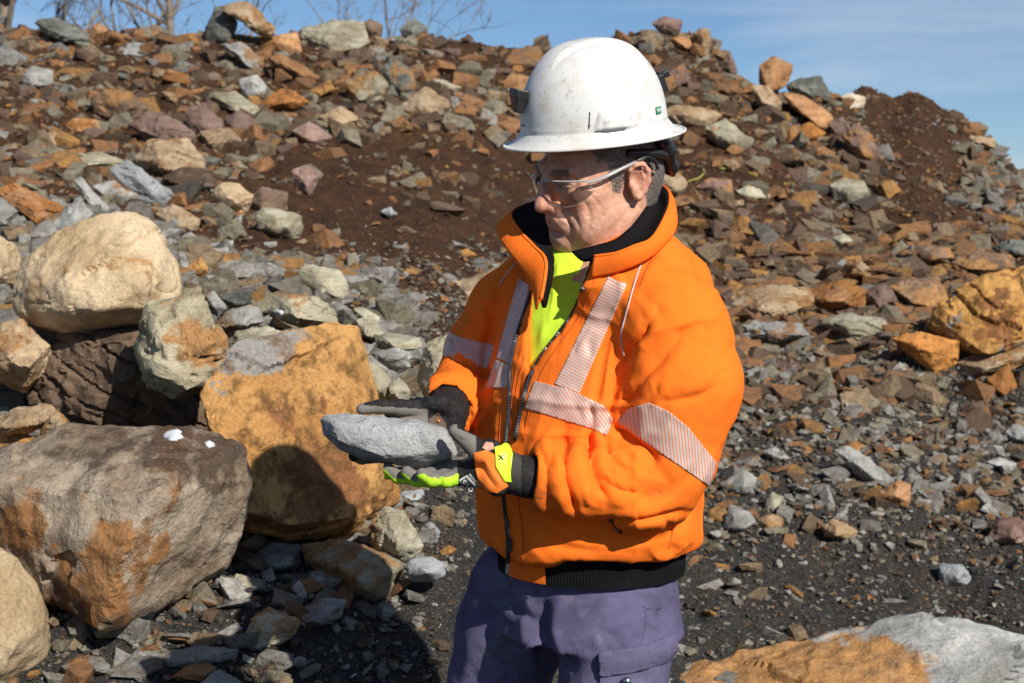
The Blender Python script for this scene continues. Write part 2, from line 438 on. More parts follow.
# ------------------------------------------------------------------ rock making
_ico = {}
def ico(sub):
    if sub not in _ico:
        bm = bmesh.new(); bmesh.ops.create_icosphere(bm, subdivisions=sub, radius=1.0)
        V = np.array([v.co[:] for v in bm.verts]); F = np.array([[v.index for v in f.verts] for f in bm.faces]); bm.free()
        V /= np.linalg.norm(V, axis=1)[:, None]
        _ico[sub] = (V, F)
    return _ico[sub]
def hull_planes(P):
    bm = bmesh.new()
    for p in P: bm.verts.new(p)
    r = bmesh.ops.convex_hull(bm, input=bm.verts)
    bm.normal_update(); out = []
    c = np.mean(P, 0)
    for f in bm.faces:
        n = np.array(f.normal); o = np.array(f.verts[0].co)
        if f.calc_area() < 1e-9: continue
        if n.dot(o - c) < 0: n = -n
        out.append((*n, n.dot(o)))
    bm.free(); return np.array(out)
def rock_shape(P, sub, seed, rough=1.0, strata=None, samp=0.0, cuts=3, pn=180, chip=1.0):
    """rock surface around points P: hull with chipped edges, layers and grain. returns verts (about centre), faces, centre"""
    r = np.random.default_rng(seed); P = np.asarray(P, float)
    pl = hull_planes(P); c = (P.max(0) + P.min(0)) / 2 * 0.5 + P.mean(0) * 0.5
    n = pl[:, :3]; d = pl[:, 3] - n @ c
    d = np.maximum(d, 0.02 * np.ptp(P, axis=0).max())
    size = float(np.cbrt(np.prod(np.ptp(P, axis=0))))
    for k in range(cuts):
        v = r.normal(size=3); v /= np.linalg.norm(v); sup = ((P - c) @ v).max()
        n = np.vstack([n, v]); d = np.append(d, sup * r.uniform(0.84, 0.97))
    q, _, vt = np.linalg.svd(P - P.mean(0), full_matrices=False)
    ext = np.abs((P - c) @ vt.T).max(0) + 1e-3
    U, F = ico(sub)
    D = (U * ext) @ vt; D /= np.linalg.norm(D, axis=1)[:, None]
    q = np.clip(D @ n.T / d, 1e-4, None); mx = q.max(1, keepdims=True)
    w = (q / mx) ** pn; s = w.sum(1)
    V = D / (mx[:, 0] * s ** (1.0 / pn))[:, None]
    nn = (w[:, :, None] * n[None]).sum(1) if len(n) < 200 else D
    nn /= np.linalg.norm(nn, axis=1)[:, None] + 1e-9
    off = r.uniform(0, 50, 3)
    amp = size * rough
    L = max(size, 1e-3)
    h = 0.016 * fbm(V / L * 1.6 + off, 3, seed) + 0.008 * fbm(V / L * 7 + off, 3, seed + 5, 0.6)
    rid = 1 - np.abs(vnoise(V / L * 3.1 + off, seed + 8)); h = h - 0.010 * smooth(0.93, 1.0, rid)
    if chip > 0:
        h = h + chip * 0.045 * chips(V / L * 2.3 + off, seed)
        if sub >= 5: h = h + chip * 0.016 * chips(V / L * 6.5 + off, seed + 3)
        if sub >= 6: h = h + chip * 0.006 * chips(V / L * 17 + off, seed + 6)
    V = V + nn * (h * amp)[:, None]
    if strata is not None and samp > 0:
        sd = np.asarray(strata, float); sd /= np.linalg.norm(sd)
        s1 = V @ sd / L * 11 + 0.9 * fbm(V / L * 1.5 + off, 2, seed + 9)
        lay = np.floor(s1); fr = s1 - lay; z0 = np.zeros_like(lay)
        ha = hash01(lay, z0, z0, seed); hb = hash01(lay + 1, z0, z0, seed)
        st = ha + (hb - ha) * smooth(0.8, 1.0, fr)
        gap = np.exp(-((fr - 0.9) / 0.07) ** 2) * (hash01(lay, z0 + 3, z0, seed) > 0.45)
        side = 1 - np.abs(nn @ sd) ** 2
        mod = 0.45 + 0.55 * smooth(-0.2, 0.4, vnoise(V / L * 2.0 + off + 9, seed + 2))
        V = V + nn * ((st - 0.5) * side * mod * samp * size - gap * side * mod * samp * size * 0.8)[:, None]
    if sub >= 6: V = V + nn * (0.004 * size * fbm(V / L * 26 + off, 2, seed + 13))[:, None]
    return V, F, c

def rock_material(name, a, b, rustc=(0.33, 0.165, 0.055), scale=7.0, band=0.0, spots=0.25, slo=0.56, bmp=0.6, rustmix=True, rough=0.82, pale=(0.42, 0.40, 0.36)):
    """two-tone mineral mottling; rust stains grow with the object's own stain amount (object colour alpha)"""
    m, n, p = new_mat(name)
    oi = N(n, "ObjectInfo"); tc = N(n, "TexCoord").outputs['Object']
    add = N(n, "VectorMath", operation='ADD'); n.links.new(tc, add.inputs[0])
    mul = math_node(n, 'MULTIPLY', oi.outputs['Random'], 37.0); cb = N(n, "CombineXYZ")
    for k in range(3): n.links.new(mul, cb.inputs[k])
    n.links.new(cb.outputs[0], add.inputs[1]); v = add.outputs[0]
    n1 = noise_node(n, v, scale, 6, 0.62, 0.4); n2 = noise_node(n, v, scale * 5, 5, 0.65); n3 = noise_node(n, v, scale * 28, 4, 0.6)
    c = mixc(n, remap(n, n1, 0.40, 0.60), tuple(x * 0.88 for x in a), tuple(x * 1.06 for x in b))
    if band > 0:
        mp = N(n, "Mapping"); mp.inputs['Scale'].default_value = (0.25, 0.25, 3.2); mp.inputs['Rotation'].default_value = (0.35, 0.25, 0)
        n.links.new(v, mp.inputs['Vector']); nb = noise_node(n, mp.outputs[0], scale * 2.2, 4, 0.6, 0.3)
        c = mixc(n, remap(n, nb, 0.50, 0.62, 0, band), c, tuple(x * 0.45 for x in a))
        c = mixc(n, remap(n, nb, 0.30, 0.42, band * 0.7, 0), c, pale)
    if rustmix:
        nr = noise_node(n, v, scale * 0.62, 5, 0.6, 0.6)
        thr = math_node(n, 'SUBTRACT', math_node(n, 'ADD', nr, math_node(n, 'MULTIPLY', oi.outputs['Alpha'], 0.50)), 0.70)
        sa = N(n, 'Attribute'); sa.attribute_name = 'stain'; thr = math_node(n, 'ADD', thr, math_node(n, 'MULTIPLY', sa.outputs['Fac'], 0.4))
        thr = math_node(n, 'ADD', thr, math_node(n, 'MULTIPLY', math_node(n, 'SUBTRACT', n2, 0.5), 0.28)); f = remap(n, thr, -0.02, 0.045)
        rc = mixc(n, remap(n, n2, 0.35, 0.7), rustc, tuple(x * 0.5 for x in rustc))
        c = mixc(n, math_node(n, 'MULTIPLY', f, 0.9), c, rc)
    ba = N(n, 'Attribute'); ba.attribute_name = 'bare'
    c = mixc(n, remap(n, math_node(n, 'ADD', ba.outputs['Fac'], math_node(n, 'MULTIPLY', math_node(n, 'SUBTRACT', n2, 0.5), 1.2)), 0.35, 0.55), c, (0.25, 0.235, 0.215))
    wa = N(n, 'Attribute'); wa.attribute_name = 'wet'
    c = mixc(n, remap(n, math_node(n, 'ADD', wa.outputs['Fac'], math_node(n, 'MULTIPLY', math_node(n, 'SUBTRACT', n2, 0.5), 1.2)), 0.35, 0.70, 0, .85), c, (0.055, 0.032, 0.020))
    c = mixc(n, remap(n, n2, slo, slo + 0.14, 0, spots), c, tuple(x * 0.3 for x in a))
    c = mixc(n, remap(n, n3, 0.34, 0.52, 0.30, 0.0), c, (0.03, 0.024, 0.018))
    c = mixc(n, remap(n, n3, 0.58, 0.72, 0.0, 0.28), c, pale)
    c = mixc(n, 1.0, c, oi.outputs['Color'], 'MULTIPLY')
    n.links.new(c, p.inputs['Base Color']); p.inputs['Roughness'].default_value = rough; p.inputs['Specular IOR Level'].default_value = 0.3
    vo = N(n, 'TexVoronoi'); vo.feature = 'F1'; vo.inputs['Scale'].default_value = scale * 3.2; n.links.new(v, vo.inputs['Vector'])
    n4 = noise_node(n, v, scale * 75, 3, 0.6); b0 = bump(n, vo.outputs['Distance'], bmp * 0.6, 0.035); b1 = bump(n, n2, min(1, bmp), 0.014, b0); b2 = bump(n, n3, bmp, 0.006, b1); b2 = bump(n, n4, bmp * 0.8, 0.002, b2); n.links.new(b2, p.inputs['Normal'])
    return m
RM = {
 'grey':   rock_material("grey_shale", (0.235, 0.228, 0.205), (0.335, 0.33, 0.305), band=0.35, pale=(.5,.49,.46)),
 'olive':  rock_material("olive_shale", (0.235, 0.205, 0.135), (0.325, 0.30, 0.22), band=0.4, pale=(.48,.45,.37)),
 'blue':   rock_material("blue_grey_slate", (0.22, 0.235, 0.24), (0.30, 0.31, 0.31), band=0.2),
 'tan':    rock_material("tan_sandstone", (0.33, 0.215, 0.115), (0.41, 0.305, 0.19), band=0.35),
 'cream':  rock_material("cream_sandstone", (0.47, 0.335, 0.185), (0.56, 0.43, 0.275), scale=5, spots=0.12, rustc=(0.5, 0.27, 0.09), bmp=0.5, pale=(0.62, 0.55, 0.44)),
 'rust':   rock_material("rusty_stone", (0.27, 0.125, 0.048), (0.37, 0.20, 0.09), rustc=(0.36, 0.145, 0.032), band=0.3),
 'brown':  rock_material("brown_stone", (0.105, 0.062, 0.036), (0.17, 0.11, 0.07), band=0.3),
 'purple': rock_material("purple_brown_stone", (0.135, 0.078, 0.06), (0.19, 0.125, 0.10), band=0.2),
 'dark':   rock_material("dark_slate", (0.07, 0.072, 0.062), (0.13, 0.135, 0.115), band=0.4),
 'ochre':  rock_material("ochre_coated_stone", (0.40, 0.190, 0.052), (0.46, 0.245, 0.080), scale=4, rustc=(0.24, 0.095, 0.035), spots=0.8, slo=0.49, band=0.0, bmp=0.7, pale=(0.55, 0.38, 0.16)),
 'block':  rock_material("stained_block", (0.23, 0.165, 0.105), (0.33, 0.265, 0.195), scale=4.2, rustc=(0.33, 0.145, 0.040), spots=0.45, band=0.3, bmp=0.8),
 'crust':  rock_material("pale_crusted_rock", (0.27, 0.265, 0.25), (0.40, 0.395, 0.375), scale=3.6, rustc=(0.47, 0.22, 0.05), spots=0.3, band=0.2, bmp=0.8, pale=(0.55, 0.54, 0.51)),
 'held':   rock_material("grey_quartzite", (0.30, 0.305, 0.30), (0.38, 0.385, 0.38), scale=9, rustc=(0.32, 0.22, 0.12), spots=0.06, bmp=0.45, pale=(0.66, 0.66, 0.66)),
}
ALL_ROCKS = []       # (object, pixel centre, pixel size, palette, hand-described)
def put_rock(name, V, F, c, pal, label=None, tint=1.0, stain=0.3, cat='rock', group=None, sharp=32):
    o = mesh_obj(name, V, F, RM[pal], None, True, sharp)
    o.location = c
    t = tint if isinstance(tint, tuple) else (tint,) * 3
    o.color = (*t, stain)
    tag(o, label, cat, group)
    return o
def shot_rock(name, label, poly, pal, d=None, front=None, back=0.8, th=None, stain=0.3, tint=1.0, strata=None, samp=0.03, rough=1.0, sub=None, seed=None, cuts=3, dd=0.0, pn=180, chip=1.0, cat='rock', group=None, paint=None, slant=0.0):
    """a rock whose outline follows poly (pixels) at its own distance, with real depth in front and behind"""
    global _seed
    poly = np.asarray(poly, float); seed = seed if seed is not None else int(abs(poly).sum()) % 9973
    r = np.random.default_rng(seed)
    cx, cy = poly.mean(0); poly = (poly - [cx, cy]) * 1.05 + [cx, cy]; wpx, hpx = np.ptp(poly, axis=0)
    if d is not None and cx < 480 and d < 5 and pal != 'held': d -= 0.48
    if d is None:
        d = hit(cx, poly[:, 1].max() - 0.10 * hpx)
        if d is None:                           # stands on the skyline: carry its foot down to the crest it rests on
            ym = poly[:, 1].max()
            for k in range(2, 34, 2):
                d = hit(cx, ym + k)
                if d is not None: break
            d = d or 10.0; low = poly[:, 1] > cy; poly[low, 1] += k + 3; hpx = np.ptp(poly[:, 1])
    mpx = d / FPX; size = math.sqrt(wpx * hpx) * mpx
    th = th if th is not None else size * 0.8
    d = d + dd + th * 0.05
    pts = [at(x, y, d + slant * (x - cx)) for x, y in poly]
    if front is None:
        k = r.integers(3, 6)
        for _ in range(k):
            w = r.dirichlet(np.ones(len(poly)) * 0.9); q = w @ poly; q = q * 0.8 + np.array([cx, cy + hpx * 0.22]) * 0.2; q[1] += hpx * 0.10
            pts.append(at(q[0], q[1], d - th * r.uniform(0.28, 0.5)))
    else:
        for x, y, f in front: pts.append(at(x, y, d + f + slant * (x - cx)))
    for x, y in poly:
        q = np.array([cx, cy + hpx * 0.06]) + (np.array([x, y]) - [cx, cy]) * back
        pts.append(at(q[0], q[1], d + slant * (q[0] - cx) + th * r.uniform(0.4, 0.6)))
    big = max(wpx, hpx)
    sub = sub or (6 if big > 150 else 5 if big > 60 else 4)
    if strata is None: strata = (r.normal() * 0.3, r.normal() * 0.3, 1)
    V, F, c = rock_shape(pts, sub, seed, rough, strata, samp, cuts, pn, chip)
    o = put_rock(name, V, F, c, pal, label, tint, stain, cat, group)
    if paint:                                   # stains, wet soil and bare patches with their own shapes
        X, Y = proj(V + c); X = X + 17 * fbm(V * 11, 4, seed, .62); Y = Y + 17 * fbm(V * 11 + 7, 4, seed + 2, .62)
        for nm, bl in paint.items():
            f = np.zeros(len(V))
            for bx, by, br, ba in bl: f = np.maximum(f, ba * np.exp(-((X - bx) ** 2 + (Y - by) ** 2) / br ** 2))
            a_ = o.data.attributes.new(nm, 'FLOAT', 'POINT'); a_.data.foreach_set("value", f.astype(np.float32))
    ALL_ROCKS.append((o, (cx, cy), (wpx, hpx), pal, True))
    return o
# ------------------------------------------------------------------ rocks described one by one
R_ = shot_rock
# the big ones
R_('boulder', "big rounded cream boulder lying on dark brown rock", [(13,292),(20,266),(58,232),(100,216),(140,211),(166,225),(180,262),(179,300),(165,318),(120,330),(80,335),(42,331),(18,313)], 'cream', d=4.55, th=0.42, front=[(60,290,-.17),(110,262,-.16),(145,285,-.2),(95,312,-.21),(150,312,-.16),(45,312,-.12)], stain=.14, samp=0, rough=.9, cuts=6, pn=40, chip=.35, cat='boulder')
R_('boulder', "tan boulder cut off at the frame edge beneath a stained block", [(-60,545),(-20,536),(12,548),(34,582),(50,615),(47,652),(20,682),(-10,705),(-60,700)], 'cream', d=3.62, th=0.34, front=[(0,600,-.11),(22,640,-.14),(5,672,-.14),(-30,640,-.15)], tint=.78, stain=.12, samp=0, rough=.9, cuts=5, pn=40, chip=.35, cat='boulder')
R_('boulder', "large squared block with orange rust stains and wet dark top", [(-35,474),(72,427),(190,430),(240,450),(245,476),(238,530),(224,568),(130,635),(96,637),(-35,560)], 'block', d=3.86, th=.5, front=[(160,482,-.27),(60,494,-.24),(-30,484,-.14),(122,560,-.33),(106,628,-.29),(234,466,-.02),(40,584,-.12)], stain=.14, rough=.9, samp=.0, strata=(.2,.3,1), cuts=0, pn=320, chip=.5, cat='boulder', paint={'stain': [(95,560,42,.9),(78,600,34,.8),(122,592,26,.7),(70,482,26,.5),(162,560,14,.7),(15,525,34,.5)], 'wet': [(215,456,38,1),(165,446,40,.9),(110,446,44,.75),(60,462,34,.5),(110,628,30,.9),(60,604,30,.8),(0,500,26,.4)]})
R_('boulder', "huge ochre orange slab face speckled brown with the man's shadow on it", [(202,392),(240,345),(330,326),(358,330),(372,385),(396,470),(398,500),(352,528),(296,536),(238,524)], 'ochre', d=4.20, th=.42, slant=.0021, front=[(226,392,-.07),(258,360,-.06),(352,346,-.06),(366,398,-.09),(388,470,-.12),(348,518,-.15),(296,528,-.16),(246,512,-.15),(222,462,-.11)], stain=.22, rough=.8, samp=.0, cuts=0, pn=260, chip=.5, cat='boulder', paint={'bare': [(225,368,22,.8),(250,352,24,.9),(280,346,20,.7),(212,400,14,.7)], 'stain': [(345,485,40,.8),(300,460,14,.6),(330,400,16,.5),(275,420,12,.5)]})
R_('boulder', "dark brown shaded rock under the cream boulder", [(26,378),(58,336),(110,322),(150,322),(214,388),(236,436),(205,470),(60,436),(28,402)], 'brown', d=4.55, th=.45, front=[(120,345,-.18),(180,410,-.14),(80,400,-.12)], stain=.18, samp=.09, strata=(.5,.1,.8), tint=.85, cat='boulder')
R_('rock', "grey layered rock with yellow ochre front resting on the dark brown rock", [(133,352),(148,304),(200,287),(206,322),(233,356),(226,370),(181,396),(142,378)], 'olive', d=4.25, th=.26, front=[(152,342,-.10),(213,338,-.08),(182,388,-.11),(146,368,-.10),(200,300,.04)], tint=(1.3,1.25,1.15), stain=.06, samp=.085, strata=(.1,-.4,1), cuts=2, chip=1.3, paint={'stain': [(188,352,24,.8),(160,360,18,.6),(205,345,16,.7)]})
R_('boulder', "foreground ledge rock with grey crust and orange patches at the bottom edge", [(540,735),(648,672),(762,660),(838,656),(882,626),(918,614),(960,618),(1006,640),(1060,656),(1070,740),(610,750)], 'crust', d=4.5, th=.7, front=[(700,700,-.20),(840,668,-.16),(900,634,-.10),(1000,656,-.18),(900,720,-.4)], stain=.08, rough=.9, samp=.02, cuts=2, chip=.55, cat='boulder', paint={'stain': [(790,676,36,1),(735,680,34,1),(846,668,26,.9),(690,686,22,.9),(884,652,14,.8),(905,676,16,.6)]})
R_('boulder', "half buried tan and rust bedrock slab beside the man's far sleeve", [(404,318),(420,300),(458,280),(505,270),(560,275),(560,330),(480,334),(430,337),(408,330)], 'tan', d=5.85, th=1.1, front=[(430,318,-.30),(500,296,-.12),(500,328,-.42),(440,300,-.12)], stain=.3, rough=.7, tint=1.0, cuts=3, cat='boulder')
R_('boulder', "big yellow ochre outcrop at the photo's edge", [(932,322),(950,296),(988,272),(1045,260),(1080,300),(1065,336),(985,362),(948,352)], 'ochre', th=.7, front=[(968,345,-.25),(1000,290,-.08),(1030,332,-.28),(990,352,-.28)], stain=.16, tint=(1.12,1.12,1.0), samp=.09, strata=(.15,-.3,1), rough=.8, cuts=1, chip=.7, paint={'stain': [(1000,315,18,.8),(970,300,12,.6)], 'bare': [(960,335,14,.7),(1010,345,16,.7)]}, cat='boulder')
R_('rock', "flat orange wedge below the yellow outcrop", [(890,338),(921,332),(958,341),(956,360),(938,378),(915,359)], 'ochre', th=.2, tint=(1.2,1.0,.8), stain=.15, front=[(930,352,-.05),(915,345,-.05)])
R_('rock', "brown block with an ochre face wedged against the yellow outcrop", [(890,286),(938,277),(950,300),(945,314),(913,318)], 'brown', th=.3, tint=1.5, stain=.55, samp=.05)
R_('rock', "purple brown block beside the brown block with ochre face", [(862,292),(887,283),(898,300),(884,313),(867,305)], 'purple', th=.25, stain=.35)
R_('rock', "red rust rock below the yellow outcrop", [(987,378),(1009,363),(1018,386),(1003,398),(991,392)], 'rust', th=.16, stain=.5)
R_('flat_rock', "long flat brown slab above the brown ochre faced block", [(897,252),(925,245),(950,247),(954,258),(910,265)], 'brown', th=.3, tint=1.4, stain=.4)
R_('flat_rock', "tan orange ledge slab behind the man's shoulder", [(724,302),(756,286),(808,288),(818,304),(782,320),(738,318)], 'tan', th=.5, stain=.42, samp=.06)
R_('flat_rock', "purple orange ledge slab between the tan ledge slab and purple block", [(806,292),(842,281),(866,291),(862,311),(820,314)], 'rust', th=.4, tint=.95, stain=.3, samp=.06)
R_('flat_rock', "olive grey ledge slab under the purple orange ledge slab", [(818,322),(850,312),(884,318),(892,334),(850,340)], 'olive', th=.35, stain=.2, samp=.08)
R_('flat_rock', "ochre streaked grey ledge low on the slope by the sleeve", [(730,336),(748,322),(800,322),(812,336),(770,348)], 'grey', th=.4, stain=.32, samp=.06)
R_('flat_rock', "layered tan ledge under the yellow outcrop's overhang", [(956,362),(985,362),(1030,344),(1050,352),(1000,374),(962,376)], 'tan', th=.3, stain=.3, samp=.1)
R_('rock', "brown ledge block above the yellow outcrop", [(952,262),(975,252),(1010,254),(1016,268),(980,276),(958,276)], 'brown', th=.35, tint=1.4, stain=.3, samp=.06)
R_('flat_rock', "grey flat ledge at the frame edge above the yellow outcrop", [(990,246),(1020,240),(1044,252),(1040,264),(1004,260)], 'dark', th=.35, tint=1.3, stain=.1, samp=.08)
# slabs around and above the cream boulder
R_('flat_rock', "pale flat slab bridging the dark soil above the blue grey slab", [(57,164),(70,156),(100,151),(124,162),(119,168),(60,169)], 'olive', th=.2, tint=1.35, stain=.08, samp=.1)
R_('flat_rock', "large blue grey slate slab leaning above the cream boulder", [(111,170),(128,161),(150,176),(174,194),(164,206),(150,212),(138,198)], 'blue', th=.12, tint=1.12, stain=.0, front=[(140,180,-.03),(155,197,-.03)])
R_('rock', "broad tan rock with an orange top behind the blue grey slab", [(135,158),(151,141),(188,139),(203,160),(206,176),(164,180),(140,168)], 'tan', th=.35, stain=.42, samp=.05)
R_('rock', "dark brown block in shade under the orange topped rock", [(160,178),(182,168),(212,170),(216,186),(205,193),(170,190)], 'brown', th=.3, tint=.8, stain=.2)
R_('flat_rock', "tilted orange brown slab beside the grey slabs at the frame edge", [(-8,190),(15,184),(62,206),(54,226),(46,232),(22,212)], 'rust', th=.18, tint=1.15, stain=.35, samp=.08, strata=(.4,.1,.9))
R_('rock', "grey boulder at the frame edge under the tilted orange slab", [(-25,198),(0,196),(18,210),(12,232),(-5,228),(-25,222)], 'grey', th=.22, stain=.1)
R_('rock', "tan rounded rock at the frame edge beside the cream boulder", [(-35,240),(0,234),(15,246),(23,268),(16,286),(-5,293),(-35,290)], 'cream', th=.3, tint=.8, stain=.25)
R_('flat_rock', "grey wedge slab standing against the cream boulder's top", [(48,243),(56,222),(78,197),(93,214),(84,226)], 'grey', th=.14, tint=1.1, stain=.12)
R_('flat_rock', "narrow grey slab with a rust edge beside the grey wedge slab", [(74,181),(82,178),(112,212),(108,217),(100,217)], 'grey', th=.12, tint=1.05, stain=.2)
R_('rock', "grey chunk with orange rust top above the cream boulder", [(92,186),(113,181),(139,195),(134,203),(116,209),(103,198)], 'grey', th=.16, tint=1.1, stain=.34, samp=.08)
R_('stone', "small tan stone lying on the blue grey slab", [(146,196),(151,190),(160,195),(159,204),(150,205)], 'tan', th=.06, stain=.1)
R_('flat_rock', "tan slab between the blue grey slab and a small square block", [(156,214),(172,203),(200,219),(197,231),(168,228)], 'tan', th=.18, tint=1.05, stain=.2)
R_('stone', "small square grey block beside the cream boulder", [(181,236),(190,232),(198,238),(197,248),(184,248)], 'grey', th=.1, tint=1.1, stain=.1)
R_('rock', "ochre rounded rock below the tan boulder's dark gap at the frame edge", [(-10,330),(20,320),(50,346),(40,372),(26,392),(-10,378)], 'tan', d=4.5, th=.25, tint=1.15, stain=.42)
R_('flat_rock', "rust and grey flat slab behind the stained block's corner", [(-10,424),(20,406),(50,406),(58,415),(40,428),(10,436),(-10,436)], 'tan', d=4.3, th=.2, stain=.42, samp=.08)
R_('rock', "small orange and grey wedge rock behind the stained block", [(38,440),(46,420),(58,411),(72,424),(80,434),(60,442)], 'tan', d=4.25, th=.14, tint=1.1, stain=.35)
R_('flat_rock', "ochre slab tucked under the rust and grey slab at the frame edge", [(-12,440),(20,434),(48,440),(30,455),(-12,470)], 'ochre', d=4.3, th=.2, stain=.3)
# around the ochre slab
R_('rock', "cream angular block beside the brown olive block", [(212,194),(218,184),(240,183),(254,196),(247,209),(234,217),(221,210)], 'tan', th=.2, tint=1.2, stain=.22)
R_('rock', "brown olive block half sunk in soil", [(247,200),(262,186),(288,191),(288,212),(252,218)], 'brown', th=.2, tint=1.1, stain=.1)
R_('rock', "grey cream slab block with a tan upper edge on the brown soil", [(256,217),(262,205),(300,215),(303,228),(297,241),(270,236),(258,228)], 'olive', th=.18, tint=1.4, stain=.2)
R_('flat_rock', "long grey slab below the small square grey block", [(184,256),(205,246),(232,240),(232,251),(220,259),(195,261)], 'grey', th=.16, tint=1.05, stain=.05)
R_('stone', "bright orange ochre stone beside the cream boulder", [(187,267),(200,257),(209,268),(200,282),(190,278)], 'ochre', th=.1, stain=.05)
R_('flat_rock', "grey slab block leaning above the ochre slab's corner", [(298,272),(305,265),(340,271),(348,283),(348,298),(334,305),(315,299),(303,286)], 'olive', th=.14, tint=1.4, stain=.12)
R_('flat_rock', "long flat grey and yellow slab lying on top of the ochre slab", [(268,312),(275,299),(290,294),(312,296),(332,310),(340,323),(300,326),(272,318)], 'olive', d=4.75, th=.2, tint=1.35, stain=.26)
R_('flat_rock', "thin yellowish slab overhanging a dark gap beside the ochre slab", [(352,308),(364,307),(385,317),(403,328),(400,333),(380,329),(356,318)], 'olive', th=.12, tint=1.35, stain=.2)
R_('rock', "yellow grey block under the thin overhanging slab", [(356,320),(372,314),(385,334),(374,342),(360,334)], 'olive', th=.14, tint=1.4, stain=.24)
R_('flat_rock', "orange edged grey slab above the blocks by the far glove", [(375,342),(384,333),(418,337),(422,347),(396,352),(377,347)], 'olive', d=4.7, th=.16, tint=1.4, stain=.3)
R_('rock', "grey cracked block under the orange edged slab", [(370,354),(394,347),(411,352),(409,367),(400,372),(384,364)], 'grey', d=4.6, th=.16, tint=1.15, stain=.05, samp=.08)
R_('rock', "tall grey block between the ochre slab and the far glove", [(367,362),(379,367),(391,380),(389,398),(375,402),(368,398)], 'olive', d=4.5, th=.14, tint=1.25, stain=.1)
R_('rock', "small grey block beside the tall grey block near the far glove", [(387,382),(399,377),(412,391),(407,406),(390,404)], 'olive', d=4.5, th=.12, tint=1.25, stain=.05)
R_('rock', "large pale olive rock directly behind the far sleeve", [(418,380),(424,358),(428,341),(441,335),(456,341),(470,370),(455,395),(428,398)], 'olive', d=4.6, th=.22, tint=1.4, stain=.1)
R_('rock', "grey green chunk with dark gap beside the layered yellow rock", [(203,294),(214,291),(227,307),(219,317),(206,308)], 'grey', d=4.7, th=.12, tint=.95, stain=.05)
R_('rock', "grey rock with an orange patch on the ochre slab's top", [(212,330),(225,312),(248,304),(264,309),(262,322),(240,332),(222,338)], 'grey', d=4.6, th=.16, tint=1.05, stain=.3, samp=.06)
R_('flat_rock', "yellowish layered slab lying on the ochre slab's upper edge", [(230,343),(240,330),(268,326),(286,334),(282,344),(252,350)], 'olive', d=4.45, th=.16, tint=1.4, stain=.22, samp=.1)
R_('stone', "dark grey stone above the grey rock with an orange patch", [(221,298),(236,290),(252,294),(250,304),(230,308)], 'dark', d=4.85, th=.1, stain=.05)
R_('stone', "grey stone wedge beside the bright orange ochre stone", [(200,282),(211,272),(220,280),(214,289),(203,290)], 'dark', th=.08, tint=1.5, stain=.0)
# shadowed foot of the ochre slab
R_('rock', "olive block with an orange top just clear of the shadow", [(372,522),(384,507),(402,510),(423,546),(420,556),(404,567),(384,560),(374,542)], 'olive', d=4.12, th=.2, tint=1.3, stain=.28)
R_('rock', "large brown block standing in the man's shadow", [(302,547),(340,540),(384,553),(401,566),(393,596),(378,611),(350,602),(328,582)], 'olive', d=4.05, th=.28, tint=1.1, stain=.36)
R_('stone', "smooth rounded grey stone beside the trouser leg", [(404,567),(411,559),(431,555),(445,563),(445,575),(431,582),(411,581)], 'blue', d=4.0, th=.11, tint=1.35, stain=.0, cuts=8, pn=24, chip=.3)
R_('stone', "pale grey stone just under the near glove's fingertips", [(394,496),(404,489),(423,490),(426,498),(416,505),(398,504)], 'blue', th=.09, tint=1.5, stain=.0)
R_('stone', "small upright grey stone above the smooth rounded stone", [(420,529),(430,521),(439,530),(438,543),(427,544)], 'blue', th=.07, tint=1.15, stain=.0)
R_('stone', "small yellow stone above the smooth rounded grey stone", [(434,550),(449,545),(456,550),(447,557),(437,556)], 'ochre', th=.06, tint=.8, stain=.1)
R_('rock', "tan angular block at the shadow's edge near the bottom", [(230,652),(250,624),(268,606),(298,622),(291,636),(259,652),(240,657)], 'olive', d=3.72, th=.16, tint=1.35, stain=.22)
R_('flat_rock', "long flat grey slab in front of the stained block", [(160,662),(170,650),(214,646),(238,650),(235,659),(200,669),(164,669)], 'grey', d=3.63, th=.12, tint=1.05, stain=.05)
R_('rock', "grey stone tucked under the stained block's lower edge", [(153,624),(180,606),(201,614),(199,629),(180,637)], 'grey', d=3.82, th=.13, tint=.95, stain=.15)
R_('flat_rock', "pale slab cut off by the bottom edge", [(192,690),(218,670),(246,684),(240,700),(198,700)], 'grey', d=3.55, th=.1, tint=1.2, stain=.0)
R_('flat_rock', "thin orange brown flat stone beside the long grey slab", [(170,677),(186,668),(205,663),(216,668),(204,681)], 'rust', d=3.58, th=.08, stain=.3)
R_('rock', "grey block lying in shadow under the ochre slab", [(246,560),(270,542),(300,545),(298,565),(270,576),(252,574)], 'grey', d=4.1, th=.16, stain=.0)
R_('rock', "long grey stone in the deepest shadow", [(296,612),(325,598),(345,600),(340,618),(318,626),(298,624)], 'grey', d=3.85, th=.12, stain=.1)
R_('flat_rock', "pale slab peeking from under the stained block beside the shadow", [(226,582),(236,572),(262,582),(270,592),(250,598)], 'olive', d=3.95, th=.1, tint=1.3, stain=.05)
R_('rock', "tan stone at the dark hollow beneath the ochre slab", [(236,545),(258,534),(270,540),(262,552),(246,556)], 'tan', d=4.2, th=.1, stain=.1)
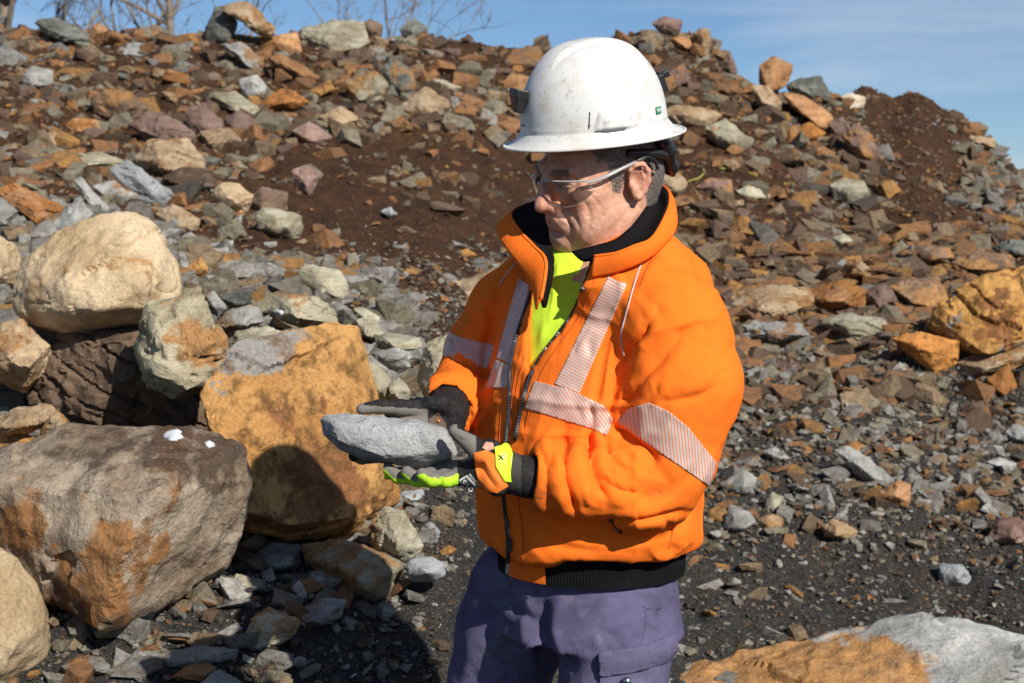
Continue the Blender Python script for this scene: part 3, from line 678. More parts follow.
# quarry floor on the far side of the man
R_('rock', "grey square rock throwing a dark shadow on the bare grit", [(938,566),(944,563),(962,566),(971,578),(969,586),(942,588)], 'blue', th=.14, tint=1.25, stain=.0)
R_('flat_rock', "long grey slab pointing down the gravel slope", [(836,451),(849,447),(872,460),(894,480),(888,488),(862,481)], 'grey', th=.16, tint=1.05, stain=.05)
R_('rock', "flat orange brown wedge at the end of the long grey slab", [(872,497),(898,480),(911,486),(911,505),(890,504)], 'rust', th=.15, tint=1.2, stain=.15)
R_('rock', "grey block with a yellow side near the jacket's elbow", [(721,484),(742,470),(757,477),(756,495),(740,499),(724,495)], 'grey', th=.16, tint=1.2, stain=.28)
R_('rock', "mottled red brown rock at the frame edge", [(986,537),(998,520),(1018,517),(1034,535),(1026,546),(995,544)], 'purple', th=.2, tint=1.5, stain=.2)
R_('flat_rock', "flat pale grey slab high on the gravel by the sleeve", [(762,452),(773,446),(792,459),(778,463)], 'grey', th=.1, tint=1.15, stain=.0)
R_('rock', "cream and orange flat rock low in the gravel bank", [(820,526),(834,519),(859,531),(851,541),(825,535)], 'tan', th=.12, tint=1.2, stain=.2)
R_('flat_rock', "thin grey slab lying flat near the frame edge", [(984,462),(1000,457),(1017,463),(1015,469),(990,468)], 'grey', th=.14, tint=1.1, stain=.0)
R_('rock', "orange stone behind the long grey slab's upper end", [(842,448),(856,441),(866,446),(862,456),(848,458)], 'ochre', th=.1, tint=.85, stain=.1)
R_('rock', "olive grey pointed rock at the frame edge in the gravel", [(1004,432),(1014,424),(1032,432),(1030,446),(1012,442)], 'grey', th=.14, tint=1.0, stain=.0)
R_('rock', "upright olive grey stone just below the flat pale grey slab", [(764,505),(772,492),(784,497),(780,512),(768,514)], 'olive', th=.1, tint=1.1, stain=.05)
R_('rock', "orange topped stone in the gravel below the elbow", [(757,520),(770,514),(786,517),(784,530),(762,532)], 'tan', th=.1, tint=1.05, stain=.4)
R_('rock', "wide grey stone below the yellow sided block", [(722,528),(732,508),(750,512),(756,522),(740,534)], 'grey', th=.13, tint=1.0, stain=.05)
# crest and slope of the heap, sky side
R_('flat_rock', "dark grey layered slab jutting on the crest below bare trees", [(37,22),(58,17),(74,24),(89,34),(89,47),(62,43),(44,34)], 'dark', tint=1.35, stain=.0, samp=.12, strata=(-.4,0,1))
R_('rock', "rust brown wedge beside the dark layered crest slab", [(91,26),(100,22),(111,33),(105,41),(94,36)], 'rust', stain=.3)
R_('rock', "square pale rock with yellow top on the heap at the frame edge", [(22,72),(31,66),(52,70),(54,84),(40,89),(23,86)], 'grey', tint=1.15, stain=.35)
R_('rock', "brown pyramid shaped rock on the heap", [(91,98),(105,89),(130,92),(148,108),(136,123),(112,123),(95,113)], 'brown', tint=1.1, stain=.35)
R_('rock', "square orange block on the heap above the pale flat slab", [(67,123),(74,118),(97,120),(100,132),(69,135)], 'rust', tint=1.25, stain=.4)
R_('flat_rock', "broad purple brown slab behind the orange topped rock", [(127,124),(155,111),(180,122),(194,134),(186,147),(150,142)], 'purple', tint=1.15, stain=.08)
R_('rock', "purple grey rock between the broad purple slab and dark purple rock", [(186,112),(205,102),(222,124),(224,138),(190,136)], 'purple', tint=1.2, stain=.15)
R_('flat_rock', "long olive slab on the heap above the purple rocks", [(209,94),(234,91),(259,108),(256,117),(225,109)], 'olive', stain=.2, samp=.08)
R_('rock', "dark triangular rock propping the top crest slab", [(203,40),(215,5),(229,8),(238,24),(232,42)], 'dark', d=9.6, tint=1.1, stain=.05)
R_('flat_rock', "tan slab balanced highest on the crest", [(220,7),(246,1),(262,14),(276,34),(262,36),(238,17)], 'tan', d=9.5, th=.2, stain=.3, samp=.1)
R_('flat_rock', "grey and rust slab leaning below the balanced crest slab", [(221,44),(240,41),(263,58),(264,73),(242,63)], 'grey', stain=.3)
R_('rock', "pale grey angular rock beside the flat orange stone", [(238,80),(255,74),(270,86),(266,99),(248,103)], 'grey', tint=1.2, stain=.05)
R_('rock', "dark purple rock with a black overhang above the soil", [(223,119),(240,110),(259,122),(256,137),(233,131)], 'purple', tint=.9, stain=.2)
R_('rock', "peach orange block on the crest beside the big olive block", [(264,40),(280,34),(297,33),(302,52),(290,58),(269,57)], 'rust', tint=1.35, stain=.1)
R_('rock', "big olive block with rusty base on the crest", [(301,30),(330,21),(363,22),(369,46),(336,53),(304,49)], 'olive', tint=1.1, stain=.25)
R_('rock', "brown rock edge on the crest beside the big olive block", [(364,22),(370,19),(383,25),(379,37),(367,39)], 'brown', tint=1.2, stain=.1)
R_('rock', "dark faced grey rock alone on the crest against the sky", [(399,28),(415,18),(427,28),(420,35),(404,35)], 'dark', tint=1.6, stain=.0)
R_('flat_rock', "tilted brown orange slab under the peach block", [(267,58),(281,54),(300,64),(319,76),(314,82),(299,83)], 'rust', tint=.95, stain=.1)
R_('flat_rock', "flat bright orange stone on the slope", [(258,103),(281,88),(296,92),(309,102),(300,109),(264,113)], 'ochre', tint=(.9,.75,.7), stain=.1)
R_('rock', "small orange yellow rock beside the flat orange stone", [(305,90),(330,80),(335,90),(316,99)], 'ochre', tint=.85, stain=.1)
R_('rock', "square olive block with a dark side on the slope", [(346,82),(375,70),(388,84),(385,101),(353,103)], 'olive', tint=1.05, stain=.3)
R_('rock', "dark olive rock with brown face beside the square olive block", [(381,68),(398,60),(414,74),(416,90),(403,100),(388,87)], 'dark', tint=1.2, stain=.32)
R_('flat_rock', "kite shaped tan purple slab on the soil's upper edge", [(396,111),(425,85),(452,104),(433,122),(408,120)], 'tan', tint=.85, stain=.15, front=[(420,105,-.06),(430,112,-.06)])
R_('flat_rock', "thin cream slab above the kite shaped slab", [(431,79),(445,81),(461,87),(456,92),(438,89)], 'olive', tint=1.5, stain=.1)
R_('rock', "pinkish rock at the top of the bare soil", [(291,131),(309,121),(332,137),(324,146),(301,142)], 'purple', tint=1.6, stain=.05)
R_('rock', "pale tan rock above the pinkish rock", [(321,116),(340,106),(358,118),(345,128),(325,127)], 'tan', stain=.15)
R_('rock', "pale cracked rock lying in the bare brown soil", [(292,170),(305,163),(320,172),(312,196),(298,192)], 'purple', tint=1.7, stain=.05)
R_('stone', "single pale stone in the open brown soil", [(381,211),(390,207),(398,214),(390,219)], 'blue', th=.08, tint=1.5, stain=.0)
R_('stone', "orange flat stone near the far sleeve's shoulder", [(458,252),(468,249),(478,255),(470,259),(460,258)], 'ochre', th=.08, stain=.1)
# heap behind the hat
R_('rock', "purple brown rock topping the heap behind the hat", [(651,23),(663,16),(682,20),(680,29),(665,34)], 'purple', tint=1.25, stain=.2)
R_('rock', "tall tan rock at the heap's top step", [(692,33),(700,28),(709,30),(711,44),(706,60),(697,57)], 'tan', tint=.9, stain=.35)
R_('rock', "orange slab rock under the tall tan rock", [(671,38),(685,36),(698,46),(694,53),(680,48)], 'rust', tint=1.3, stain=.2)
R_('rock', "dark wedge rock against the sky on the stepped crest", [(717,61),(730,50),(738,66),(735,73),(722,68)], 'purple', tint=1.1, stain=.05)
R_('rock', "orange tan rock standing up on the descending crest", [(759,64),(773,56),(792,64),(789,73),(766,84),(759,79)], 'rust', tint=1.05, stain=.2)
R_('rock', "grey topped dark rock overhanging the crest", [(785,84),(800,78),(821,75),(831,90),(814,97),(792,93)], 'dark', tint=1.3, stain=.0)
R_('flat_rock', "long tan slab below the overhanging dark rock", [(783,93),(800,94),(820,107),(834,118),(826,130),(804,116),(787,102)], 'rust', tint=1.3, stain=.1)
R_('rock', "grey and tan rock beside the long tan slab", [(751,85),(769,86),(782,103),(774,118),(760,109)], 'tan', tint=.95, stain=.25)
R_('rock', "wide tan grey rock just behind the hat's brim", [(664,113),(675,106),(694,105),(721,115),(709,128),(672,125)], 'tan', stain=.2)
R_('rock', "olive tan rock down slope from the wide rock by the brim", [(706,127),(726,119),(753,140),(746,153),(720,149),(708,137)], 'olive', tint=1.1, stain=.25)
R_('rock', "small bright orange rock below the long tan slab", [(799,127),(811,122),(826,133),(816,141),(802,138)], 'ochre', tint=(.9,.75,.6), stain=.1)
R_('rock', "dark brown upright rock beside the bright orange rock", [(828,124),(843,116),(847,136),(833,141)], 'purple', tint=.9, stain=.15)
R_('boulder', "rounded purple and rust boulder on the slope", [(841,134),(856,124),(872,137),(881,157),(874,168),(853,158)], 'purple', tint=1.1, stain=.38, cuts=8, pn=30, cat='boulder')
R_('rock', "broad grey rock with tan top below the purple boulder", [(829,184),(845,178),(864,180),(869,192),(852,207),(834,199)], 'olive', tint=1.05, stain=.25)
R_('rock', "white stone on the soil crest", [(839,99),(848,93),(865,97),(863,107),(846,109)], 'cream', tint=(1.0,1.1,1.3), stain=.0)
R_('flat_rock', "tan plank shaped slab sticking out on the descending ridge", [(969,137),(980,136),(995,139),(994,148),(976,147)], 'tan', d=10.6, th=.3, tint=1.3, stain=.1)
R_('rock', "tan grooved rock beside the jacket collar", [(654,174),(679,171),(689,185),(677,198),(660,196)], 'tan', tint=.9, stain=.2)
R_('rock', "pinkish tan jagged rock near the yellow cord", [(694,188),(710,178),(731,180),(733,198),(705,198)], 'purple', tint=1.55, stain=.2)
R_('flat_rock', "cream thin slab next to the pinkish jagged rock", [(735,191),(748,185),(772,194),(769,199),(740,198)], 'olive', tint=1.45, stain=.05)
R_('rock', "grey green rock in the rusty rubble band", [(832,238),(845,233),(856,243),(850,252),(836,248)], 'olive', tint=1.2, stain=.0)
HAND = len(ALL_ROCKS)
# ------------------------------------------------------------------ further loose rocks, each one a thing
PERSON_PX = [(505,150),(530,40),(600,35),(660,70),(690,135),(675,190),(740,340),(742,400),(700,550),(672,690),(448,690),(480,520),(330,450),(325,415),(440,400),(455,345),(490,240),(540,240)]
def library(n, sub, seed0, flat):
    out = []
    for k in range(n):
        r = np.random.default_rng(seed0 + k)
        f = r.uniform(0.28, 0.55) if r.random() < flat else r.uniform(0.55, 0.9)
        P = np.array([[a, b, c] for a in (-1, 1) for b in (-1, 1) for c in (-1, 1)]) * r.uniform(.55, 1.0, (8, 3)) + r.normal(0, .12, (8, 3)); P = np.vstack([P, r.normal(size=(3, 3)) * .6])
        P *= np.array([1.0, r.uniform(0.6, 0.95), f]) * 0.5
        V, F, c = rock_shape(P, sub, seed0 + k, 0.8, (r.normal() * .2, r.normal() * .2, 1), r.choice([0, 0.05, 0.09]), 3)
        V -= (V.max(0) + V.min(0)) / 2; V /= np.ptp(V, axis=0).max()
        me = bpy.data.meshes.new("rock"); me.from_pydata(V.tolist(), [], F.tolist()); me.update()
        me.polygons.foreach_set("use_smooth", np.ones(len(me.polygons), bool)); me.set_sharp_from_angle(angle=math.radians(28))
        out.append(me)
    return out
LIB = library(16, 4, 400, 0.5)
LIBM = {}
def lib_mesh(k, pal):
    if (k, pal) not in LIBM:
        me = LIB[k].copy(); me.materials.clear(); me.materials.append(RM[pal]); LIBM[k, pal] = me
    return LIBM[k, pal]
rs = np.random.default_rng(77)
taken = [(c[0], c[1], max(s) * 0.5) for _, c, s, _, _ in ALL_ROCKS]
hand_polys = list(taken)
# zones: pixel box, how many, size range in pixels, palette weights
ZONES = [
 ((0, 24, 540, 62), 48, (18, 46), {'rust': 5, 'brown': 4, 'olive': 4, 'grey': 3, 'tan': 3, 'purple': 3, 'dark': 1}),
 ((0, 60, 300, 150), 54, (20, 52), {'rust': 5, 'brown': 4, 'olive': 3, 'grey': 4, 'tan': 4, 'purple': 3, 'ochre': 1}),
 ((300, 60, 520, 130), 22, (18, 44), {'rust': 5, 'brown': 3, 'olive': 3, 'grey': 2, 'tan': 4, 'purple': 3}),
 ((640, 20, 850, 170), 44, (17, 42), {'rust': 6, 'brown': 4, 'olive': 3, 'tan': 4, 'purple': 3, 'ochre': 1}),
 ((650, 165, 900, 250), 14, (14, 26), {'rust': 5, 'tan': 4, 'olive': 3, 'purple': 3, 'brown': 2}),
 ((690, 240, 1024, 345), 20, (18, 36), {'rust': 5, 'brown': 4, 'tan': 4, 'purple': 3, 'olive': 2, 'ochre': 2}),
 ((940, 165, 1024, 250), 8, (12, 22), {'grey': 4, 'olive': 4, 'rust': 2, 'tan': 2}),
 ((180, 210, 430, 345), 14, (13, 26), {'olive': 5, 'grey': 5, 'tan': 3, 'rust': 2}),
 ((40, 150, 250, 345), 22, (16, 40), {'grey': 6, 'blue': 4, 'olive': 4, 'tan': 2, 'rust': 1}),
 ((230, 290, 430, 400), 16, (14, 34), {'grey': 6, 'olive': 5, 'blue': 2}),
 ((710, 390, 1024, 560), 18, (14, 26), {'grey': 6, 'blue': 3, 'olive': 4, 'tan': 2, 'rust': 1}),
]
for (x0, y0, x1, y1), cnt, (s0, s1), wts in ZONES:
    pals = list(wts); w = np.array([wts[p] for p in pals], float); w /= w.sum(); made = 0
    for _ in range(cnt * 40):
        if made >= cnt: break
        px = rs.uniform(x0, x1); py = rs.uniform(y0, y1); s = s0 + (s1 - s0) * rs.random() ** 1.7
        if any((px - a) ** 2 + (py - b) ** 2 < (0.62 * (rr + s * 0.5)) ** 2 for a, b, rr in taken): continue
        if poly_sd(np.array([px]), np.array([py]), PERSON_PX)[0] < -2: continue
        d = hit(px, py)
        if d is None: continue
        size = s * d / FPX
        pal = pals[rs.choice(len(pals), p=w)]
        sc = size * np.array([1, rs.uniform(.75, 1.0), rs.uniform(.7, 1.0)])
        o = bpy.data.objects.new("rock", lib_mesh(int(rs.integers(len(LIB))), pal)); COL.objects.link(o)
        o.scale = sc; P = at(px, py, d)
        o.location = (P[0], P[1], P[2] + size * 0.01)
        o.rotation_euler = (rs.normal() * .35 + 0.25, rs.normal() * .3, rs.uniform(0, 6.28))
        t = rs.uniform(0.85, 1.3); o.color = (t, t, t, rs.choice([0.05, 0.2, 0.3, 0.45]))
        taken.append((px, py, s * 0.5)); made += 1
        ALL_ROCKS.append((o, (px, py), (s, s * 0.7), pal, False))

# a label for each of them: size and colour, then where it lies beside a rock already described
PALW = {'grey': 'grey', 'olive': 'olive grey', 'blue': 'blue grey', 'tan': 'tan', 'rust': 'rusty', 'brown': 'brown', 'purple': 'purple brown', 'dark': 'dark', 'ochre': 'ochre'}
NICK = {}
for (o, c, s, p, hnd) in ALL_ROCKS[:HAND]:
    t = o["label"]
    for cut in (" on ", " in ", " with ", " beside ", " above ", " below ", " under ", " behind ", " at ", " between ", " lying ", " resting ", " near ", " against ", " leaning ", " standing ", " just ", " wedged ", " tucked ", " directly ", " cut ", " jutting ", " balanced ", " sticking ", " topping ", " overhanging ", " down ", " next ", " alone ", " peeking ", " propping ", " bridging ", " half ", " throwing ", " pointing ", " high ", " low ", " tilted ", " topping ", " face ", " beneath "):
        if cut in t: t = t.split(cut)[0]
    NICK[o.name] = t if 2 <= len(t.split()) <= 5 else ' '.join(t.split()[:5])
used = set(o["label"] for o, *_ in ALL_ROCKS[:HAND])
nick_n = {}
for v in NICK.values(): nick_n[v] = nick_n.get(v, 0) + 1
lands = [(o, c) for (o, c, s, p, hnd) in ALL_ROCKS[:HAND] if nick_n[NICK[o.name]] == 1]
def where(dx, dy):
    h = 'right' if dx > 0 else 'left'; v = 'below' if dy > 0 else 'above'
    if abs(dx) > 2.2 * abs(dy): return f"to the {h} of"
    if abs(dy) > 2.2 * abs(dx): return v
    return f"{v} and {h} of"
for (o, c, s, p, hnd) in ALL_ROCKS[HAND:]:
    near = sorted(lands, key=lambda q: (q[1][0] - c[0]) ** 2 + (q[1][1] - c[1]) ** 2)
    szw = 'small' if s[0] < 17 else 'middling' if s[0] < 24 else 'large'
    lab = None
    for dist_w in ("just", "a little", "farther"):
        for q in near[:6]:
            dx, dy = c[0] - q[1][0], c[1] - q[1][1]; dd_ = math.hypot(dx, dy)
            wd_ = "just" if dd_ < 32 else "a little" if dd_ < 70 else "farther"
            cand = f"{szw} {PALW[p]} rock {wd_} {where(dx, dy)} the {NICK[q[0].name]}"
            if cand not in used and len(cand.split()) <= 16: lab = cand; break
        if lab: break
    if not lab:
        q = near[0]; q2 = near[1]
        lab = f"{szw} {PALW[p]} rock between the {NICK[q[0].name]} and the {NICK[q2[0].name]}"
        lab = ' '.join(lab.split()[:16])
        k = 2
        while lab in used: lab = ' '.join([("second", "third", "fourth", "fifth", "sixth")[k - 2]] + lab.split()[-15 if k == 2 else -15:]); k += 1
    used.add(lab); tag(o, lab, 'rock', "loose rocks on the spoil heap")

# ------------------------------------------------------------------ rubble and gravel too many to count
def pebble_lib(n, npts, seed):
    out = []
    for k in range(n):
        r = np.random.default_rng(seed + k); P = np.array([[a, b, c] for a in (-1, 1) for b in (-1, 1) for c in (-1, 1)]) * r.uniform(.45, .8, (8, 3)) + r.normal(0, .12, (8, 3)); P = np.vstack([P, r.normal(size=(npts - 8, 3)) * .55])
        P *= np.array([1, r.uniform(.55, .95), r.uniform(.3, .75)])
        bm = bmesh.new()
        for p in P: bm.verts.new(p)
        bmesh.ops.convex_hull(bm, input=bm.verts)
        for v in [v for v in bm.verts if not v.link_faces]: bm.verts.remove(v)
        bm.verts.index_update(); bm.verts.ensure_lookup_table()
        out.append((np.array([v.co[:] for v in bm.verts]), np.array([[v.index for v in f.verts] for f in bm.faces]))); bm.free()
    return out
def stone_stuff_material():
    m, n, p = new_mat("loose_stones")
    at_ = N(n, "Attribute"); at_.attribute_name = "tone"
    geo = N(n, "NewGeometry").outputs['Position']
    n1 = noise_node(n, geo, 34, 5, 0.65); n2 = noise_node(n, geo, 190, 3, 0.6)
    c = mixc(n, remap(n, n1, 0.35, 0.68), at_.outputs['Color'], (0.10, 0.070, 0.042)); 
    c = mixc(n, 0.8, at_.outputs['Color'], c)
    c = mixc(n, remap(n, n2, 0.3, 0.7, 0.35, 0.0), c, (0.02, 0.017, 0.014))
    n.links.new(c, p.inputs['Base Color']); p.inputs['Roughness'].default_value = 0.85; p.inputs['Specular IOR Level'].default_value = 0.3
    b1 = bump(n, n1, 0.9, 0.02); n.links.new(bump(n, n2, 0.7, 0.004, b1), p.inputs['Normal'])
    return m
STUFF_MAT = stone_stuff_material()
PC = {'grey': (.235,.228,.205), 'pale': (.37,.36,.33), 'olive': (.24,.215,.15), 'rust': (.30,.135,.05), 'ochre': (.38,.19,.05), 'brown': (.10,.06,.035), 'purple': (.14,.085,.065), 'dark': (.06,.06,.056), 'tan': (.27,.19,.11)}
def scatter(name, label, n, box_, smin_, smax_, power, weights, seed, dens=None, lib=None, sink=0.15):
    """box_: world x range as a multiple of distance, and distance range"""
    r = np.random.default_rng(seed); (u0, u1), (y0, y1) = box_
    y = np.sqrt(r.uniform(y0 ** 2, y1 ** 2, n)); u = r.uniform(u0, u1, n); x = u * y
    s = smin_ + (smax_ - smin_) * r.random(n) ** power
    px = 512 + FPX * u
    z = height(x, y); pxx, pyy = proj(np.stack([x, y, z], 1))
    if dens is not None:
        k = r.random(n) < dens(pxx, pyy, x, y, z); x, y, z, s, pxx, pyy = [q[k] for q in (x, y, z, s, pxx, pyy)]
    n = len(x); names = list(weights); w = np.array([weights[q] for q in names], float); w /= w.sum()
    ci = r.choice(len(names), n, p=w); cols = np.array([PC[q] for q in names])[ci] * r.uniform(.75, 1.3, (n, 1))
    lk = r.integers(len(lib), size=n); Vs = []; Fs = []; Cs = []; off = 0
    for k, (LV, LF) in enumerate(lib):
        idx = np.where(lk == k)[0]
        if not len(idx): continue
        m = len(idx); a = r.uniform(0, 6.283, m); tx = r.normal(0, .35, m) + 0.15; ty = r.normal(0, .3, m)
        ca, sa = np.cos(a), np.sin(a)
        P = np.broadcast_to(LV, (m, *LV.shape)).copy() * (s[idx] * 0.5)[:, None, None]
        X = P[..., 0] * ca[:, None] - P[..., 1] * sa[:, None]; Y = P[..., 0] * sa[:, None] + P[..., 1] * ca[:, None]; Z = P[..., 2]
        Y, Z = Y * np.cos(tx)[:, None] - Z * np.sin(tx)[:, None], Y * np.sin(tx)[:, None] + Z * np.cos(tx)[:, None]
        X, Z = X * np.cos(ty)[:, None] - Z * np.sin(ty)[:, None], X * np.sin(ty)[:, None] + Z * np.cos(ty)[:, None]
        Q = np.stack([X + x[idx, None], Y + y[idx, None], Z + (z[idx] + s[idx] * sink)[:, None]], -1)
        Vs.append(Q.reshape(-1, 3)); nv = len(LV)
        Fs.append((LF[None] + (np.arange(m) * nv)[:, None, None] + off).reshape(-1, 3)); off += m * nv
        Cs.append(np.repeat(cols[idx], nv, axis=0))
    V = np.concatenate(Vs); F = np.concatenate(Fs); C = np.concatenate(Cs)
    o = mesh_obj(name, V, F, STUFF_MAT, None, False)
    ca = o.data.color_attributes.new("tone", 'FLOAT_COLOR', 'POINT')
    ca.data.foreach_set("color", np.concatenate([C, np.ones((len(C), 1))], 1).astype(np.float32).ravel())
    tag(o, label, None, None, "stuff"); return o
PEB = pebble_lib(14, 11, 900); RUB = pebble_lib(18, 13, 950)
rng_u = (-0.37, 0.37)
CHP = pebble_lib(10, 8, 990); FLT = [(v * np.array([1.1, 1, .45]), f) for v, f in RUB[:9]] + [(v * np.array([1, .8, .6]), f) for v, f in RUB[9:14]]
def d_heap(px, py, x, y, z):       # thick on the crest, thin on the bare soil
    nz = fbm(np.stack([x, y, z], 1) * 0.9, 3, 5)
    soil = smooth(128, 158, py + 20 * nz) * smooth(215, 300, px + (py - 130) * .3) * (1 - smooth(640, 700, px))
    soil2 = (py < 228) * smooth(850, 885, px - (py - 120) * .25) * (1 - smooth(945, 965, px - (py - 160) * .2))
    return np.clip(0.80 + 0.7 * nz - 1.05 * soil - 1.0 * soil2, 0.006, 1)
scatter("rubble", "broken brown and rusty rubble covering the spoil heap", 15500, ((-.6, .6), (6.3, 11.6)), .04, .22, 3.2, {'rust': 6, 'brown': 5, 'grey': 2, 'olive': 4, 'tan': 5, 'purple': 3, 'ochre': 1.5, 'dark': .5}, 1, d_heap, RUB, -.04)
scatter("gravel", "small stones strewn over the brown soil of the heap", 22000, (rng_u, (5.2, 11.6)), .010, .05, 2.2, {'rust': 5, 'brown': 6, 'grey': 2, 'olive': 2, 'tan': 3, 'purple': 3, 'ochre': 2}, 2, lambda px, py, x, y, z: np.clip(.75 + .4 * fbm(np.stack([x, y, z], 1) * 2, 3, 6), .1, 1) * (1 - .72 * smooth(130, 160, py) * (py < 255) * (px > 250) * (px < 640)), CHP)
def d_floor(px, py, x, y, z):
    nz = fbm(np.stack([x, y, z], 1) * 1.3, 3, 15)
    bare = smooth(520, 575, py) * (px > 420)
    band = np.exp(-((py - 470) / 80) ** 2)
    return np.clip(.42 + .75 * nz + .5 * band - .62 * bare + .15 * (px > 660), .02, 1) * np.where(px < 640, smooth(235, 300, py + (px < 250) * 60), smooth(300, 350, py))
scatter("rubble", "flat rusty orange fragments across the slope behind the man's back", 6200, ((0.08, 0.55), (6.6, 9.2)), .04, .24, 2.2, {'rust': 6, 'ochre': 4, 'brown': 2, 'tan': 3, 'purple': 2, 'olive': 1}, 7, lambda px, py, x, y, z: smooth(225, 250, py) * (1 - smooth(330, 365, py)), FLT, .02)
scatter("rubble", "grey slate fragments packed between the boulders on the near bank", 3300, ((-.56, -.05), (3.8, 6.3)), .04, .16, 2.2, {'grey': 5, 'pale': 4, 'olive': 5, 'tan': 2, 'dark': .5, 'ochre': 1}, 9, lambda px, py, x, y, z: smooth(190, 230, py + np.clip(px - 60, 0, 400) * -.25) * (1 - smooth(400, 430, px)), RUB, .1)
scatter("rubble", "broken grey and brown stones round the feet of the boulders", 1500, ((-.37, -.04), (3.05, 4.2)), .02, .10, 2.2, {'grey': 6, 'pale': 4, 'olive': 4, 'tan': 3, 'rust': 2, 'brown': 2, 'dark': 1}, 19, lambda px, py, x, y, z: smooth(520, 560, py) * np.clip(.7 + .6 * fbm(np.stack([x, y, z], 1) * 2.5, 2, 66) - .6 * (px > 390), .08, 1), FLT + RUB, .1)
scatter("rubble", "pale grey scree down the outer end of the heap", 900, ((0.27, 0.37), (8.4, 11.4)), .05, .20, 2.0, {'grey': 4, 'olive': 5, 'tan': 2, 'brown': 2}, 8, lambda px, py, x, y, z: .6 * smooth(940, 970, px - (py - 160) * .15) * smooth(135, 150, py) * (1 - smooth(200, 225, py)), RUB)
scatter("rubble", "grey and rusty stones banked across the dark quarry floor", 18500, ((-.56, .56), (2.95, 8.0)), .028, .11, 2.6, {'grey': 6, 'pale': 6, 'olive': 4, 'rust': 2.5, 'brown': 1.5, 'tan': 2.5, 'ochre': 1, 'dark': 1}, 3, d_floor, FLT + RUB[:5], .08)
scatter("gravel", "fine grey gravel and chips on the dark quarry floor", 60000, (rng_u, (2.9, 7.6)), .006, .034, 2.4, {'grey': 5, 'pale': 4, 'olive': 3, 'dark': 7, 'brown': 4, 'rust': 2}, 4, lambda px, py, x, y, z: np.clip(.8 + .5 * fbm(np.stack([x, y, z], 1) * 2, 3, 26) - .35 * smooth(530, 580, py), .15, 1) * smooth(230, 330, py), CHP)
scatter("gravel", "crushed dark chips on the bare grit", 42000, (rng_u, (2.95, 6.6)), .004, .016, 1.6, {'grey': 4, 'pale': 2, 'dark': 6, 'brown': 4, 'rust': 1.5, 'olive': 2}, 14, lambda px, py, x, y, z: smooth(330, 420, py) * np.clip(.8 + .4 * fbm(np.stack([x, y, z], 1) * 3, 2, 36), .2, 1) * ~((px > 500) & (px < 660)), CHP)
# ------------------------------------------------------------------ the man
PO = np.array([0.133, 2.60, 0.0])
_a = math.radians(33); BF = np.array([-math.cos(_a), -math.sin(_a), 0]); BL = np.array([math.sin(_a), -math.cos(_a), 0])
def B(f, l, z): return PO + BF * f + BL * l + np.array([0, 0, z])
person = empty("person", tuple(PO))
tag(person, "man in white hard hat and orange safety jacket looking down at a stone", "person")
def part(name, V, F, mat, parent=person, sm=True, sharp=None):
    o = mesh_obj(name, V, F, mat, None, sm, sharp)
    o.parent = parent
    base = Vector((0, 0, 0)); q = parent
    while q is not None: base += q.location; q = q.parent
    o.data.transform(Matrix.Translation(-base))
    return o

# ---- materials
def fabric(name, col, var=0.08, weave=900, bmp=0.25, rough=0.88, dirt=None, sheen=0.0):
    m, n, p = new_mat(name); tc = N(n, "TexCoord").outputs['Object']
    a = noise_node(n, tc, 14, 4); b = noise_node(n, tc, weave, 2)
    c = mixc(n, remap(n, a, .3, .7), tuple(v * (1 - var) for v in col), tuple(min(1, v * (1 + var)) for v in col))
    if dirt:
        at_ = N(n, "Attribute"); at_.attribute_name = "dirt"
        d = math_node(n, 'MULTIPLY', at_.outputs['Fac'], remap(n, noise_node(n, tc, 90, 5, .7), .40, .60))
        c = mixc(n, d, c, dirt)
    n.links.new(c, p.inputs['Base Color']); p.inputs['Roughness'].default_value = rough
    p.inputs['Specular IOR Level'].default_value = 0.06; p.inputs['Sheen Weight'].default_value = sheen
    b1 = bump(n, noise_node(n, tc, 60, 4, .6), bmp, 0.004); n.links.new(bump(n, b, bmp, 0.0008, b1), p.inputs['Normal'])
    return m
ORANGE = (0.88, 0.172, 0.018)
M_JACKET = fabric("fluorescent_orange_fabric", ORANGE, .04, dirt=(.20, .07, .03))
M_BLACK = fabric("black_fleece", (0.010, 0.009, 0.010), .3, 500, .5)
M_RIB = fabric("black_knit", (0.008, 0.008, 0.009), .3, 500, .5)
M_NEON = fabric("neon_yellow_cotton", (0.60, 0.82, 0.05), .06)
M_TROUSER = fabric("purple_grey_twill", (0.098, 0.088, 0.158), .22, 700, .45, dirt=(.24, .22, .26))
def tape_material():
    m, n, p = new_mat("reflective_hatched_tape")
    at_ = N(n, "Attribute"); at_.attribute_name = "hatch"
    s = math_node(n, 'FRACT', math_node(n, 'MULTIPLY', at_.outputs['Fac'], 1.0 / 0.0047))
    f = remap(n, math_node(n, 'ABSOLUTE', math_node(n, 'SUBTRACT', s, 0.5)), .26, .34)
    tc = N(n, "TexCoord").outputs['Object']; w = noise_node(n, tc, 30, 4)
    c = mixc(n, f, (.50, .475, .47), (.68, .21, .07)); c = mixc(n, remap(n, w, .4, .65, 0, .3), c, (.33, .22, .18))
    n.links.new(c, p.inputs['Base Color']); p.inputs['Roughness'].default_value = .45
    return m
M_TAPE = tape_material()
M_ZIP = simple_mat("black_zip", (0.012, 0.012, 0.013), .4)
M_PIPE = simple_mat("grey_piping", (0.45, 0.43, 0.45), .5)

